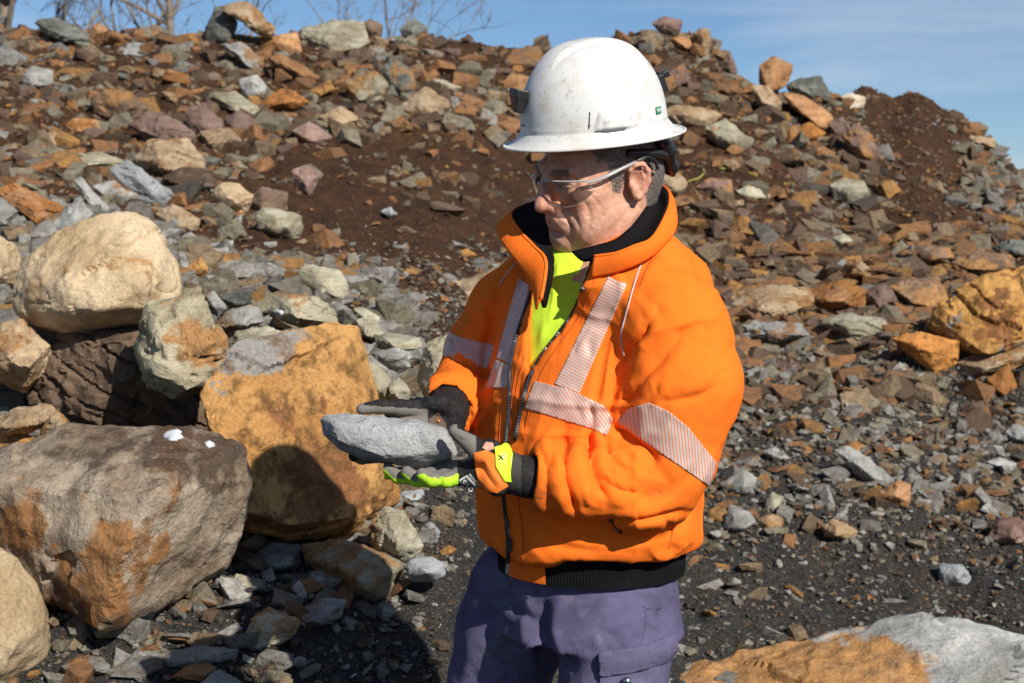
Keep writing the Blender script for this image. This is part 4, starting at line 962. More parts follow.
# ---- jacket body and sleeves
tz = np.array([.90, .945, .975, 1.01, 1.12, 1.25, 1.34, 1.41, 1.455, 1.50, 1.58])
tb = np.array([.150, .160, .168, .180, .185, .175, .155, .13, .10, .085, .075])
tw = np.array([.163, .173, .180, .194, .208, .208, .195, .165, .115, .090, .08])
tf = np.array([0, 0, .0, .005, .01, .0, -.012, -.02, -.022, -.022, -.02])
def torso_sd(G, grow=0.0):
    q = G - PO; f = q @ BF; l = q @ BL; z = G[..., 2]
    b = np.interp(z, tz, tb) + grow; w = np.interp(z, tz, tw) + grow; f = f - np.interp(z, tz, tf)
    k0 = np.sqrt((f / b) ** 2 + (l / w) ** 2); k1 = np.sqrt((f / b ** 2) ** 2 + (l / w ** 2) ** 2)
    return np.where(k1 > 1e-6, k0 * (k0 - 1) / np.maximum(k1, 1e-6), -.08)
NEAR = [at(650, 296, 2.48), at(672, 330, 2.45), at(680, 385, 2.43), at(668, 456, 2.425), at(655, 482, 2.42), at(612, 484, 2.40), at(556, 478, 2.375)]
NEAR_R = [.074, .086, .092, .076, .070, .062, .054]
FAR = [at(532, 292, 2.75), at(510, 312, 2.77), at(490, 350, 2.77), at(468, 394, 2.73), at(452, 405, 2.61)]
FAR_R = [.070, .072, .070, .066, .053]
OPEN_PX = [(545, 232), (600, 240), (592, 262), (582, 290), (571, 316), (546, 350), (533, 371), (528, 372), (527, 345), (531, 310), (540, 275)]
hz = 0.0036
jf = Field(rng_axis(-.14, .43, hz), rng_axis(2.26, 2.93, hz), rng_axis(.925, 1.57, hz))
jf.add(lambda G: np.maximum(torso_sd(G), np.maximum(G[..., 2] - 1.49, .998 - G[..., 2])), (-.14, 2.26, .92), (.43, 2.93, 1.57))
for s in (-1, 1): jf.cap(B(-.04, s * .055, 1.462), B(-.02, s * .15, 1.415), .056, .063, .04)
jf.ell(B(-.085, .085, 1.405), (.082, .082, .085), .05); jf.ell(B(-.085, -.06, 1.40), (.08, .08, .08), .05)
jf.cap(at(604, 288, 2.475), at(654, 262, 2.50), .047, .047, .03)
jf.chain(NEAR[:3], NEAR_R[:3], .02); jf.chain(NEAR[2:], NEAR_R[2:], .012)
jf.chain(FAR, FAR_R, .012)
# soft puckers of cloth heaped at the elbows and cuffs
jf.ell(at(545, 477, 2.378), (.024, .048, .056), .014); jf.ell(at(575, 487, 2.375), (.02, .05, .050), .016)
jf.ell(at(640, 512, 2.40), (.05, .06, .03), .02)
jf.ell(at(464, 380, 2.70), (.045, .05, .022), .010); jf.ell(at(441, 398, 2.61), (.032, .045, .042), .012); jf.ell(at(484, 425, 2.66), (.03, .05, .03), .014)
jf.ell(at(628, 530, 2.48), (.10, .06, .035), .03); jf.ell(at(540, 545, 2.50), (.06, .06, .03), .03)
# open front, open cuffs
def open_fn(G):
    px, py = proj(G); sd = poly_sd(px, py, OPEN_PX) / 600.0
    return np.maximum(sd, np.maximum(-(torso_sd(G) + .026), G[..., 1] - 2.60))
jf.add(open_fn, at(520, 380, 2.40) - [0, .05, 0], at(605, 225, 2.62) + [.02, 0, 0.02], 0.004, 's')
def cut_half(p0, nrm, r):
    nrm = np.asarray(nrm) / np.linalg.norm(nrm)
    jf.add(lambda G: np.maximum(-((G - p0) @ nrm), np.linalg.norm(G - p0, axis=-1) - r), p0 - r, p0 + r, .004, 's')
wn = NEAR[-1] - NEAR[-2]; wn /= np.linalg.norm(wn); wf = FAR[-1] - FAR[-2]; wf /= np.linalg.norm(wf)
cut_half(at(529, 478, 2.37), wn, .075); jf.cap(at(545, 478, 2.373), at(496, 478, 2.36), .036, .040, .004, 's')
cut_half(at(446, 409, 2.575), wf, .07); jf.cap(FAR[-1] + wf * .0, FAR[-1] + wf * .12, .037, .040, .004, 's')
JV, JQ = jf.mesh()
JV = relax(JV, JQ, 2, .5)
# folds: (pixel path, half width px, height m) ridges +, creases -
FOLDS = [
 ([(616,350),(614,375),(612,400),(608,425),(600,438)], 4.5, -.013), ([(607,341),(601,367),(595,404)], 4, -.008), ([(611,345),(607,372),(603,408)], 3.5, .006), ([(600,350),(592,380),(586,402)], 4, .005),
 ([(683,327),(672,346),(654,366),(635,389)], 4.5, -.009), ([(690,338),(678,358),(660,378),(640,396)], 7, .008), ([(650,324),(640,337),(628,350),(619,362)], 3.6, -.014), ([(662,318),(652,336),(640,350)], 6, .007),
 ([(714,383),(700,395),(682,400),(662,402)], 4, -.007), ([(716,372),(700,384),(680,390)], 6, .005), ([(638,387),(630,398),(620,400)], 3, -.009), ([(630,380),(622,390),(618,398)], 4, .008),
 ([(611,425),(630,438),(648,451),(655,466)], 4.5, -.018), ([(612,436),(630,450),(646,468)], 5, .010), ([(660,470),(668,486),(660,500)], 6, -.005),
 ([(564,440),(566,462),(568,488),(577,518)], 3.8, -.017), ([(556,444),(558,480),(566,516)], 4.5, .010), ([(577,440),(579,470),(588,506)], 4.5, .012),
 ([(588,430),(590,452),(596,478),(606,498)], 3.8, -.018), ([(600,437),(608,458),(622,472)], 4, .009), ([(604,440),(613,460),(628,470)], 3.2, -.012), ([(597,440),(602,466),(616,488)], 4, .008),
 ([(618,456),(634,474),(660,482)], 5, .007), ([(600,476),(616,488),(640,494)], 4, -.008), ([(610,500),(640,506),(676,500)], 5, .006), ([(540,446),(546,476),(548,512)], 4, -.008), ([(533,450),(535,480),(538,508)], 4, .007),
 ([(545,516),(570,526),(612,524),(650,520),(690,512)], 3.5, -.015), ([(640,500),(670,490),(700,470)], 6, -.005), ([(560,512),(600,514),(650,510)], 5, .005),
 ([(520,470),(524,510),(522,556)], 6, -.006), ([(535,520),(560,546),(600,552)], 6, -.007), ([(600,540),(640,545),(686,536)], 5, .006), ([(560,535),(600,540),(640,538)], 4, -.006), ([(664,515),(672,535),(668,555)], 4, -.006), ([(530,545),(545,560),(560,566)], 5, .005),
 ([(606,408),(600,424),(586,440)], 4, -.008), ([(590,404),(592,420),(590,432)], 3.4, -.010), ([(566,420),(556,450),(548,470)], 6, -.006), ([(545,400),(536,440),(530,480)], 6, .006), ([(556,418),(546,440),(540,455)], 5, .005),
 ([(598,276),(612,272),(634,266),(652,256)], 3, -.006), ([(656,252),(640,272),(628,290)], 4, -.006), ([(640,290),(658,310),(664,330)], 7, -.004), ([(676,250),(690,290),(700,330)], 10, .004),
 ([(505,268),(492,310),(484,360),(486,400)], 4.5, -.012), ([(512,290),(502,335),(497,385)], 4.5, .007), ([(484,300),(490,325),(488,345)], 4, -.008), ([(478,310),(470,332)], 4, .006),
 ([(450,358),(470,364),(490,372)], 3.8, -.014), ([(446,370),(468,374),(490,386)], 4.5, .010), ([(438,384),(458,384),(484,398)], 3.4, -.011), ([(432,392),(452,390),(472,402)], 4.5, .008), ([(494,370),(486,405),(490,440)], 4.5, -.012),
 ([(470,396),(479,414),(476,438)], 3.6, .008), ([(462,394),(471,412),(470,430)], 3.2, -.008), ([(500,400),(496,440),(492,500)], 7, .006), ([(484,440),(486,480),(484,520)], 5, -.006), ([(496,450),(494,500),(498,540)], 5, -.004),
]
def apply_folds(V, Q, folds, facing=-0.05, gain=1.0):
    Nn = vnormals(V, Q); px, py = proj(V)
    vd = V - np.array([0, 0, CAM_Z]); vd /= np.linalg.norm(vd, axis=1)[:, None]
    folds = [(a_, b_, c_ * gain) for a_, b_, c_ in folds]
    wgt = smooth(facing - .15, facing + .25, -(Nn * vd).sum(1))
    D = np.zeros(len(V))
    for path, wpx, h in folds:
        P = catmull(np.array(path, float), 12) if len(path) > 2 else np.array(path, float)
        lo = P.min(0) - 4 * wpx; hi = P.max(0) + 4 * wpx
        m = (px > lo[0]) & (px < hi[0]) & (py > lo[1]) & (py < hi[1]) & (wgt > 0)
        d, t = line_d(px[m], py[m], P)
        D[m] += h * np.exp(-(d / wpx) ** 1.7) * np.clip(np.minimum(t, 1 - t) * 5 + .25, 0, 1)
    return V + Nn * (D * wgt)[:, None]
JV = apply_folds(JV, JQ, [(a_, b_, c_ * (.45 if c_ > 0 else .8)) for a_, b_, c_ in FOLDS])
_r = np.random.default_rng(21); SMALL = []
for (x0, y0, x1, y1, ang, cnt) in ((620,300,735,400,2.2,16),(540,440,640,505,1.5,20),(520,530,690,570,.1,7),(600,250,720,330,.9,8),(430,300,520,440,1.2,20),(530,300,610,430,1.9,10)):
    for _ in range(cnt):
        x, y = _r.uniform(x0, x1), _r.uniform(y0, y1); a_ = ang + _r.normal() * .4; L_ = _r.uniform(12, 34); b_ = a_ + _r.normal() * .35
        SMALL.append(([(x, y), (x + math.cos(a_) * L_ * .5, y + math.sin(a_) * L_ * .5), (x + math.cos(a_) * L_ * .5 + math.cos(b_) * L_ * .5, y + math.sin(a_) * L_ * .5 + math.sin(b_) * L_ * .5)], _r.uniform(2.2, 4.5), _r.choice([-1, 1]) * _r.uniform(.0010, .0026)))
JV = apply_folds(JV, JQ, SMALL)
Nn = vnormals(JV, JQ)
JV = JV + Nn * (0.0030 * fbm(JV * 13, 3, 41) + 0.0045 * (1 - np.abs(vnoise(JV * 9 + .8 * np.stack([vnoise(JV * 7, 3), vnoise(JV * 7, 4), vnoise(JV * 7, 6)], 1), 45))) ** 5 + 0.0010 * fbm(JV * np.array([38, 38, 20]), 2, 43))[:, None]
JV = relax(JV, JQ, 1, .2); JN = vnormals(JV, JQ); JT = tris_of(JQ)
jacket = part("jacket", JV, JQ, M_JACKET); jacket["label"] = "fluorescent orange work jacket worn half unzipped"
jpx, jpy = proj(JV)
def blob(px, py, pts):
    o = np.zeros(px.shape)
    for x, y, r, a in pts: o = np.maximum(o, a * np.exp(-((px - x) ** 2 + (py - y) ** 2) / r ** 2))
    return o
def set_attr(o, name, vals):
    a = o.data.attributes.new(name, 'FLOAT', 'POINT'); a.data.foreach_set("value", np.asarray(vals, np.float32))
set_attr(jacket, "dirt", blob(jpx, jpy, [(543,498,11,.85),(538,506,8,.7),(660,488,12,.5),(676,494,8,.5),(700,380,14,.12),(462,405,6,.4),(610,470,9,.2),(530,440,6,.2)]))

def biggest(PV, PT, PA):
    """the largest connected piece of a cut-out sheet"""
    par = np.arange(len(PV))
    for _ in range(400):
        m0 = par[PT].min(1); nw = par.copy()
        for k in range(3): np.minimum.at(nw, PT[:, k], m0)
        nw = nw[nw]
        if (nw == par).all(): break
        par = nw
    PT = PT[par[PT[:, 0]] == np.bincount(par[PT[:, 0]]).argmax()]
    us = np.unique(PT); mp_ = np.full(len(PV), -1); mp_[us] = np.arange(len(us))
    return PV[us], mp_[PT], [q[us] for q in PA]
def field_patch(name, V, T, Nn, f, off, th, mat, parent, attrs=None):
    """a thin piece of cloth lying on a surface wherever f < 0"""
    extra = list(attrs.values()) if attrs else []
    PV, PT, PA = clip_tris(V, T, f, [Nn[:, 0], Nn[:, 1], Nn[:, 2]] + extra)
    n3 = np.stack(PA[:3], 1); n3 /= np.linalg.norm(n3, axis=1)[:, None] + 1e-9
    PV, PT, PA = biggest(PV, PT, PA); n3 = np.stack(PA[:3], 1); n3 /= np.linalg.norm(n3, axis=1)[:, None] + 1e-9
    SV, SF = solid_patch(PV, PT, n3, off, th)
    o = part(name, SV, SF, mat, parent)
    if attrs:
        for k, v in zip(attrs, PA[3:]): set_attr(o, k, np.concatenate([v, v]))
    return o
facing = (JN * (JV - np.array([0, 0, CAM_Z]))).sum(1) < 0.05
def px_field(poly, mask=facing, px=jpx, py=jpy): return np.where(mask, poly_sd(px, py, poly), 50.0)
torso_only = np.abs(torso_sd(JV)) < .07
TAPES = [
 ([(608,277),(627,284),(579,394),(555,384)], (.5, .0, 1.0)),
 ([(535,381),(571,390),(606,407),(613,419),(607,436),(593,429),(558,418),(525,408)], (.9, 0, .6)),
 ([(519,278),(530,286),(511,364),(497,358)], (.5, 0, 1.0)),
 ([(496,360),(510,365),(507,388),(486,388)], (.9, 0, .6)),
]
for poly, hd in TAPES:
    hd = np.array(hd) / np.linalg.norm(hd)
    field_patch("reflective_stripe", JV, JT, JN, px_field(poly, facing & torso_only), .0016, .003, M_TAPE, jacket, {"hatch": JV @ hd})
def arm_band(chain, i, t0, hw, axis, hd, rmax):
    a, b = chain[i], chain[i + 1]; c = a + (b - a) * t0; ax = np.asarray(axis, float); ax /= np.linalg.norm(ax)
    q = JV - c; along = q @ ax; rad = np.linalg.norm(q - along[:, None] * ax, axis=1)
    f = np.where(rad < rmax, np.abs(along) - hw, .05); hd = np.array(hd) / np.linalg.norm(hd)
    return field_patch("reflective_stripe", JV, JT, JN, f, .0016, .003, M_TAPE, jacket, {"hatch": JV @ hd})
near_arm = np.min([np.linalg.norm(JV - (NEAR[i] + (NEAR[i + 1] - NEAR[i]) * t), axis=1) - NEAR_R[i] for i in (1, 2, 3) for t in (0, .25, .5, .75, 1)], axis=0) < .03
_arm_px = np.where(near_arm, poly_sd(jpx, jpy, [(618,422),(628,409),(649,402.5),(668,411),(688,427),(716,463),(709,486),(670,459),(640,438)]), 50.0)
field_patch("reflective_stripe", JV, JT, JN, np.where(JN[:, 1] < .5, _arm_px, 50.0), .0016, .003, M_TAPE, jacket, {"hatch": JV @ (np.array([.98, .1, .12]) / 1.0)})
arm_band(FAR, 2, .03, .0200, (-.22, .05, -.97), (.9, .1, .35), .088)
# piping along the yoke seams
def surf_path(path, n=40, lift=.001, V=None, Nn=None, mask=None, px=None, py=None):
    V = JV if V is None else V; Nn = JN if Nn is None else Nn; px = jpx if px is None else px; py = jpy if py is None else py; mask = facing if mask is None else mask
    out = []; idx = np.where(mask)[0]
    for x, y in catmull(np.array(path, float), n):
        d2 = (px[idx] - x) ** 2 + (py[idx] - y) ** 2; c = idx[np.argsort(d2)[:10]]
        c = c[V[c, 1] < V[c, 1].min() + .03]; dep = V[c, 1].mean()
        out.append(at(x, y, dep - lift))
    P = np.array(out); P[1:-1] = (P[:-2] + P[1:-1] * 2 + P[2:]) / 4; return P
for pth in ([(643,258),(634,285),(625,318),(621,336),(624,356)], [(517,262),(508,272),(499,286)]):
    v, f = tube(surf_path(pth), .0014, 6); part("piping", v, f, M_PIPE, jacket)
# zip: tape and teeth
for pth in ([(592,261),(582,290),(571,316),(546,350),(533,370),(523,400),(515,440)], [(531,292),(516,338),(510,369),(509,408),(506,440),(503,489),(508,541),(507,575)]):
    P = surf_path(pth, 90, .0035); v, f = tube(P, .0033, 8); z = part("zipper", v, f, M_ZIP, jacket)
    teeth = []
    for k in range(2, len(P) - 2, 1):
        T = P[k + 1] - P[k - 1]; T /= np.linalg.norm(T); s = np.cross(T, [0, 1, 0]); s /= np.linalg.norm(s)
        teeth.append(box(P[k] - np.array([0, .003, 0]), (.0055, .002, .0022), np.stack([s, np.cross(T, s), T], 1)))
    v, f = merge(teeth); part("zipper_teeth", v, f, simple_mat("zip_teeth", (.035, .035, .038), .3), jacket, False)
v, f = merge([box(surf_path([(509,540),(509,548)], 3)[1] - [0, .008, 0], (.010, .005, .020)), tube([at(508, 520, 2.40), at(509, 534, 2.40)], .002, 6)]); part("zipper_pull", v, f, M_ZIP, jacket, False)
M_SEAM = simple_mat("orange_seam", (.50, .075, .006), .9)
for pth in ([(601,264),(589,293),(578,318),(553,353),(541,374),(531,402),(523,440)], [(674,516),(672,534),(668,550)], [(512,300),(505,340),(502,369),(501,408),(499,440)],
            [(536,312),(526,350),(516,392),(512,436)], [(538,318),(529,354),(520,394),(514,432)], [(534,306),(522,346),(513,388),(510,436)], [(539,328),(532,358),(523,392),(517,424)],
            [(676,226),(662,246),(650,262),(640,286)], [(517,492),(523,540),(520,568)]):
    v, f = tube(surf_path(pth, 44, .0006), .0008, 5); part("seam", v, f, M_SEAM, jacket)
# hand pocket slit with dark tape
v, f = tube(surf_path([(610,519),(616,527),(621,533)], 8, .002), .003, 6); part("pocket_slit", v, f, M_ZIP, jacket)

# waistband: black knit all round, orange panel at the zip
def ring(z0, z1, grow, a0, a1, n, nz, rib=0.0):
    V = []; F = []
    for j in range(nz):
        z = z0 + (z1 - z0) * j / (nz - 1)
        for i in range(n):
            t = a0 + (a1 - a0) * i / (n - 1); b = .149 + grow + .004 * j / (nz - 1); w = .162 + grow + .004 * j / (nz - 1)
            rr = 1 + rib * math.sin(t * 190) - .02 * math.sin(math.pi * j / (nz - 1)) * 0
            V.append(B(math.cos(t) * b * rr + np.interp(z, tz, tf), math.sin(t) * w * rr, z))
    for j in range(nz - 1):
        for i in range(n - 1): q = j * n + i; F.append([q, q + 1, q + n + 1, q + n])
    return np.array(V), F
v, f = ring(.948, 1.012, .003, math.radians(24), math.radians(352), 900, 8, .003)
part("waistband", v, f, M_RIB, jacket)
v, f = ring(.950, 1.012, .006, math.radians(-6), math.radians(25), 40, 8); part("waist_panel", v, f, M_JACKET, jacket)

# shirt in the open front
sfv = Field(rng_axis(0.0, .19, .004), rng_axis(2.36, 2.64, .004), rng_axis(1.22, 1.56, .004))
sfv.add(lambda G: np.maximum(torso_sd(G, -.016), G[..., 2] - 1.48), (0, 2.36, 1.22), (.2, 2.64, 1.56))
sfv.cap(B(.050, -.01, 1.36), B(.036, -.005, 1.440), .072, .060, .03)
SV_, SQ_ = sfv.mesh(); SN_ = vnormals(SV_, SQ_)
SV_ = apply_folds(SV_, SQ_, [([(560,262),(552,300),(540,345)], 4, .004), ([(575,270),(562,305)], 4, -.003), ([(552,290),(545,330)], 3, -.003)])
_sx, _sy = proj(SV_[SQ_].mean(1)); keepq = ((SV_[SQ_].mean(1) - PO) @ BF > .02) & (poly_sd(_sx, _sy, OPEN_PX) < np.where(_sy > 320, 14, 5))
part("shirt", SV_, SQ_[keepq], M_NEON)["label"] = "neon yellow shirt under the jacket"

# collar: orange outside, black fleece inside
RIM = [(594,257,2.43),(616,254,2.415),(634,247,2.415),(651,240,2.425),(663,222,2.465),(670,203,2.54),(666,189,2.63),(645,183,2.72),(600,190,2.77),(556,198,2.76),(530,204,2.72),(511,214,2.66),(519,231,2.585),(534,247,2.525),(546,263,2.478),(541,300,2.452)]
NCK = [(572,252,2.475),(600,245,2.47),(617,239,2.475),(636,222,2.51),(648,203,2.57),(650,193,2.64),(632,195,2.69),(602,203,2.71),(575,210,2.70),(562,212,2.68),(556,214,2.66),(549,224,2.63),(549,236,2.59),(551,248,2.545),(554,264,2.505),(546,304,2.472)]
SEA = [(590,274,2.425),(619,268,2.415),(646,257,2.415),(664,244,2.435),(679,226,2.48),(681,208,2.58),(673,193,2.67),(648,184,2.77),(600,196,2.82),(552,204,2.81),(520,207,2.76),(494,221,2.69),(494,234,2.615),(505,250,2.545),(526,277,2.488),(533,306,2.458)]
nC = 90
up = np.zeros((nC, 3)); up[:, 2] = 1
rim, nck, sea = [catmull([at(*q) for q in c], nC) for c in (RIM, NCK, SEA)]
def sheet(rows, n):
    V = np.concatenate(rows); F = []
    for j in range(len(rows) - 1):
        for i in range(n - 1): q = j * n + i; F.append([q, q + 1, q + n + 1, q + n])
    return V, F
def blend_rows(A, Bc, k, bulge, dirv):
    out = []
    for j in range(k + 1):
        t = j / k; out.append(A * (1 - t) + Bc * t + dirv * (bulge * math.sin(math.pi * t)))
    return out
ctr = at(605, 215, 2.6); radial = rim - ctr; radial[:, 2] = 0; radial /= np.linalg.norm(radial, axis=1)[:, None]
wob = (0.003 * fbm(rim * 30, 2, 8))[:, None]
v, f = sheet(blend_rows(sea - radial * .010 - up * .006, rim, 8, .004, radial + wob * 40), nC)
col_o = part("collar", v, f, M_JACKET, jacket)
md = col_o.modifiers.new("thick", 'SOLIDIFY'); md.thickness = .004; md.offset = 0
v, f = sheet(blend_rows(rim + up * .0015 - radial * .002, nck, 8, -.010, up), nC)
col_i = part("collar_lining", v, f, M_BLACK, jacket)
md = col_i.modifiers.new("thick", 'SOLIDIFY'); md.thickness = .005; md.offset = 0
v, f = tube(rim + up * .001, .0030, 8); part("collar_piping", v, f, M_JACKET, jacket)

# ---- trousers
tf_ = Field(rng_axis(-.14, .34, .0055), rng_axis(2.36, 2.86, .0055), rng_axis(.03, 1.03, .0055))
def hip_sd(G):
    q = G - PO; f = q @ BF; l = q @ BL; z = G[..., 2]
    b = np.interp(z, [.74, .84, .93, 1.0], [.115, .150, .138, .122]); w = np.interp(z, [.74, .84, .93, 1.0], [.15, .172, .156, .140])
    k0 = np.sqrt((f / b) ** 2 + (l / w) ** 2); k1 = np.sqrt((f / b ** 2) ** 2 + (l / w ** 2) ** 2)
    return np.maximum(np.where(k1 > 1e-6, k0 * (k0 - 1) / np.maximum(k1, 1e-6), -.08), np.maximum(z - 1.01, .84 - z))
tf_.add(hip_sd, (-.14, 2.36, .8), (.34, 2.86, 1.03))
NL = [at(615, 592, 2.545), at(614, 640, 2.525), at(611, 683, 2.52), at(606, 850, 2.53), B(-.06, .13, .08)]
FL = [at(527, 590, 2.665), at(510, 635, 2.69), at(497, 683, 2.70), at(490, 850, 2.72), B(.08, -.13, .08)]
tf_.chain(NL, [.092, .088, .081, .075, .068], .02); tf_.chain(FL, [.098, .094, .085, .076, .068], .02)
tf_.add(lambda G: .06 - G[..., 2], (-.14, 2.36, .0), (.34, 2.86, .08), 0, 'i')
TV, TQ = tf_.mesh(); TV = relax(TV, TQ, 3, .5)
TV = apply_folds(TV, TQ, [([(545,600),(540,625),(546,655)],6,-.012),([(560,600),(556,630),(566,660)],6,.006),([(530,596),(524,625),(528,660)],6,.006),([(600,600),(575,622),(556,634)],5,-.005),([(612,610),(585,632),(562,644)],5,.004),
  ([(500,590),(520,612),(540,622)],5,-.005),([(470,570),(490,600),(520,622)],6,.005),([(655,575),(664,600),(660,640)],5,-.005),([(668,575),(672,600)],4,.005),([(480,600),(470,640),(466,683)],7,.004),([(640,600),(636,640)],6,.004),([(530,640),(535,683)],4,.005),([(508,640),(512,683)],5,-.004)])
_r = np.random.default_rng(9); SM2 = []
for _ in range(60):
    x, y = _r.uniform(455, 668), _r.uniform(590, 683); a_ = _r.choice([.3, 1.4, 2.7]) + _r.normal() * .3; L_ = _r.uniform(12, 34)
    SM2.append(([(x, y), (x + math.cos(a_) * L_, y + math.sin(a_) * L_)], _r.uniform(2, 4), _r.choice([-1, 1]) * _r.uniform(.001, .003)))
TV = apply_folds(TV, TQ, SM2)
TN = vnormals(TV, TQ)
TV = TV + TN * (.0028 * fbm(TV * np.array([16, 16, 9]), 3, 61))[:, None]; TN = vnormals(TV, TQ); TT = tris_of(TQ)
trousers = part("trousers", TV, TQ, M_TROUSER); trousers["label"] = "purple grey work trousers with a thigh pocket"
tpx, tpy = proj(TV); tfac = (TN * (TV - np.array([0, 0, CAM_Z]))).sum(1) < 0.05
set_attr(trousers, "dirt", blob(tpx, tpy, [(476,603,4,.9),(485,650,5,.5),(600,640,6,.5),(570,600,8,.25),(640,670,9,.5),(475,665,4,.6),(545,590,6,.3)]) + .28 * smooth(0, .8, fbm(TV * 9, 3, 77)))
pk = field_patch("thigh_pocket", TV, TT, TN, px_field([(600,655),(672,638),(672,730),(602,740)], tfac, tpx, tpy), .006, .008, M_TROUSER, trousers)
fl_ = field_patch("pocket_flap", TV, TT, TN, px_field([(599,652),(640,646),(673,634),(673,656),(640,668),(601,676)], tfac, tpx, tpy), .009, .005, M_TROUSER, trousers)
for o in (pk, fl_): set_attr(o, "dirt", np.full(len(o.data.vertices), .12))
def stitch(path, px=tpx, py=tpy, V=TV, Nn=TN, mask=tfac, r=.0008, lift=.0006, mat=M_TROUSER, name="seam", par=trousers):
    v, f = tube(surf_path(path, 30, lift, V, Nn, mask, px, py), r, 5); part(name, v, f, mat, par)
stitch([(638,600),(644,607),(656,609),(664,607)]); stitch([(646,610),(645,628),(642,642)]); stitch([(530,640),(522,660),(517,683)])
v, f = tube([at(627, 681, 2.425), at(627, 681, 2.419)], .0065, 14); part("snap_button", v, f, simple_mat("snap_metal", (.5, .5, .52), .3, 1.0), trousers)
# boots
for nm, base, yaw in (("boot", NL[-1], 0), ("boot", FL[-1], 0)):
    bf = Field(rng_axis(base[0] - .3, base[0] + .2, .006), rng_axis(base[1] - .25, base[1] + .2, .006), rng_axis(-.01, .22, .006))
    bf.cap(base + [0, 0, .06], base + [0, 0, .02], .058, .055, .02); bf.ell(base + BF * .09 - [0, 0, .035], (.11, .09, .05), .03); bf.ell(base + BF * .15 - [0, 0, .035], (.065, .06, .048), .02)
    bf.add(lambda G: .004 - G[..., 2], (base[0] - .3, base[1] - .3, -.02), (base[0] + .3, base[1] + .3, .02), 0, 'i')
    v, q = bf.mesh(); part("boot", relax(v, q, 2), q, simple_mat("boot_leather", (.10, .06, .035), .6, bmp=.3))
# ---- head and body: one continuous skin
HY, HP, HR = math.radians(26), math.radians(14), math.radians(8)
def head_axes(yaw, pitch, roll):
    F = np.array([-math.cos(yaw), -math.sin(yaw), 0]); L = np.array([math.sin(yaw), -math.cos(yaw), 0]); U = np.array([0, 0, 1.0])
    F, U = F * math.cos(pitch) - U * math.sin(pitch), U * math.cos(pitch) + F * math.sin(pitch)
    L, U = L * math.cos(roll) - U * math.sin(roll), U * math.cos(roll) + L * math.sin(roll)
    return np.stack([F, L, U], 0)                # rows: local x, y, z in world
HA = head_axes(HY, HP, HR); HC = at(603, 167, 2.57)
def h2w(P): return np.asarray(P) @ HA + HC
def w2h(P): return (np.asarray(P) - HC) @ HA.T
def axis_fine(lo, f0, f1, hi, hf, hcs): return np.concatenate([np.arange(lo, f0, hcs), np.arange(f0, f1, hf), np.arange(f1, hi, hcs)])
hd = Field(axis_fine(-.62, -.13, .142, .62, .0022, .018), axis_fine(-.5, -.100, .106, .5, .0022, .018), axis_fine(-1.6, -.155, .10, .16, .0022, .02))
E, C_ = hd.ell, hd.cap
E((-.012, 0, .032), (.103, .078, .095), .01)                    # skull
E((.035, 0, -.028), (.064, .064, .085), .03)                    # face
E((.035, 0, -.078), (.062, .056, .044), .025)                   # jaw
E((.093, 0, -.100), (.019, .025, .018), .018)                   # chin
E((.062, 0, -.104), (.035, .040, .020), .02)                    # under chin
for s in (-1, 1):
    E((.060, s * .047, -.026), (.030, .022, .022), .018)        # cheekbone
    E((.058, s * .043, -.074), (.034, .022, .036), .02)         # cheek and jowl
    E((.020, s * .054, -.072), (.030, .014, .030), .02)
    E((.098, s * .034, -.004), (.017, .021, .014), .014, 's')   # eye socket
    E((.0805, s * .0325, -.004), (.0140, .0150, .0135), .004)   # lidded eye
    C_((.097, s * .018, -.0035), (.088, s * .046, -.0055), .0012, .0012, .003, 's')   # lid line
    C_((.095, s * .016, .0055), (.088, s * .046, .0045), .0012, .0012, .004, 's')
    C_((.094, s * .016, -.016), (.085, s * .044, -.018), .0035, .003, .006)           # bag under the eye
    C_((.096, s * .017, .019), (.086, s * .050, .018), .0115, .008, .012)             # brow
C_((.104, 0, .010), (.119, 0, -.030), .0085, .0125, .010)       # nose
E((.1205, 0, -.037), (.0140, .0130, .0115), .006)
for s in (-1, 1):
    E((.109, s * .0135, -.040), (.012, .0088, .0092), .005)
    E((.112, s * .0085, -.0490), (.005, .0036, .004), .003, 's')
    C_((.101, s * .021, -.034), (.101, s * .022, -.048), .0014, .0014, .004, 's')
E((.0945, 0, -.066), (.0175, .031, .022), .016)                   # muzzle
C_((.1055, -.012, -.0615), (.1055, .012, -.0615), .0048, .0048, .006); C_((.0985, .022, -.0650), (.1055, .010, -.0615), .003, .0048, .006); C_((.0985, -.022, -.0650), (.1055, -.010, -.0615), .003, .0048, .006)
C_((.1025, -.011, -.0735), (.1025, .011, -.0735), .0056, .0056, .006); C_((.094, .022, -.0695), (.1025, .010, -.0735), .003, .0054, .006); C_((.094, -.022, -.0695), (.1025, -.010, -.0735), .003, .0054, .006)
for s in (-1, 1): C_((.112, 0, -.0672), (.0965, s * .027, -.0690), .0015, .0020, .003, 's')
C_((.105, -.014, -.0855), (.105, .014, -.0855), .004, .004, .008, 's')                # under the lip
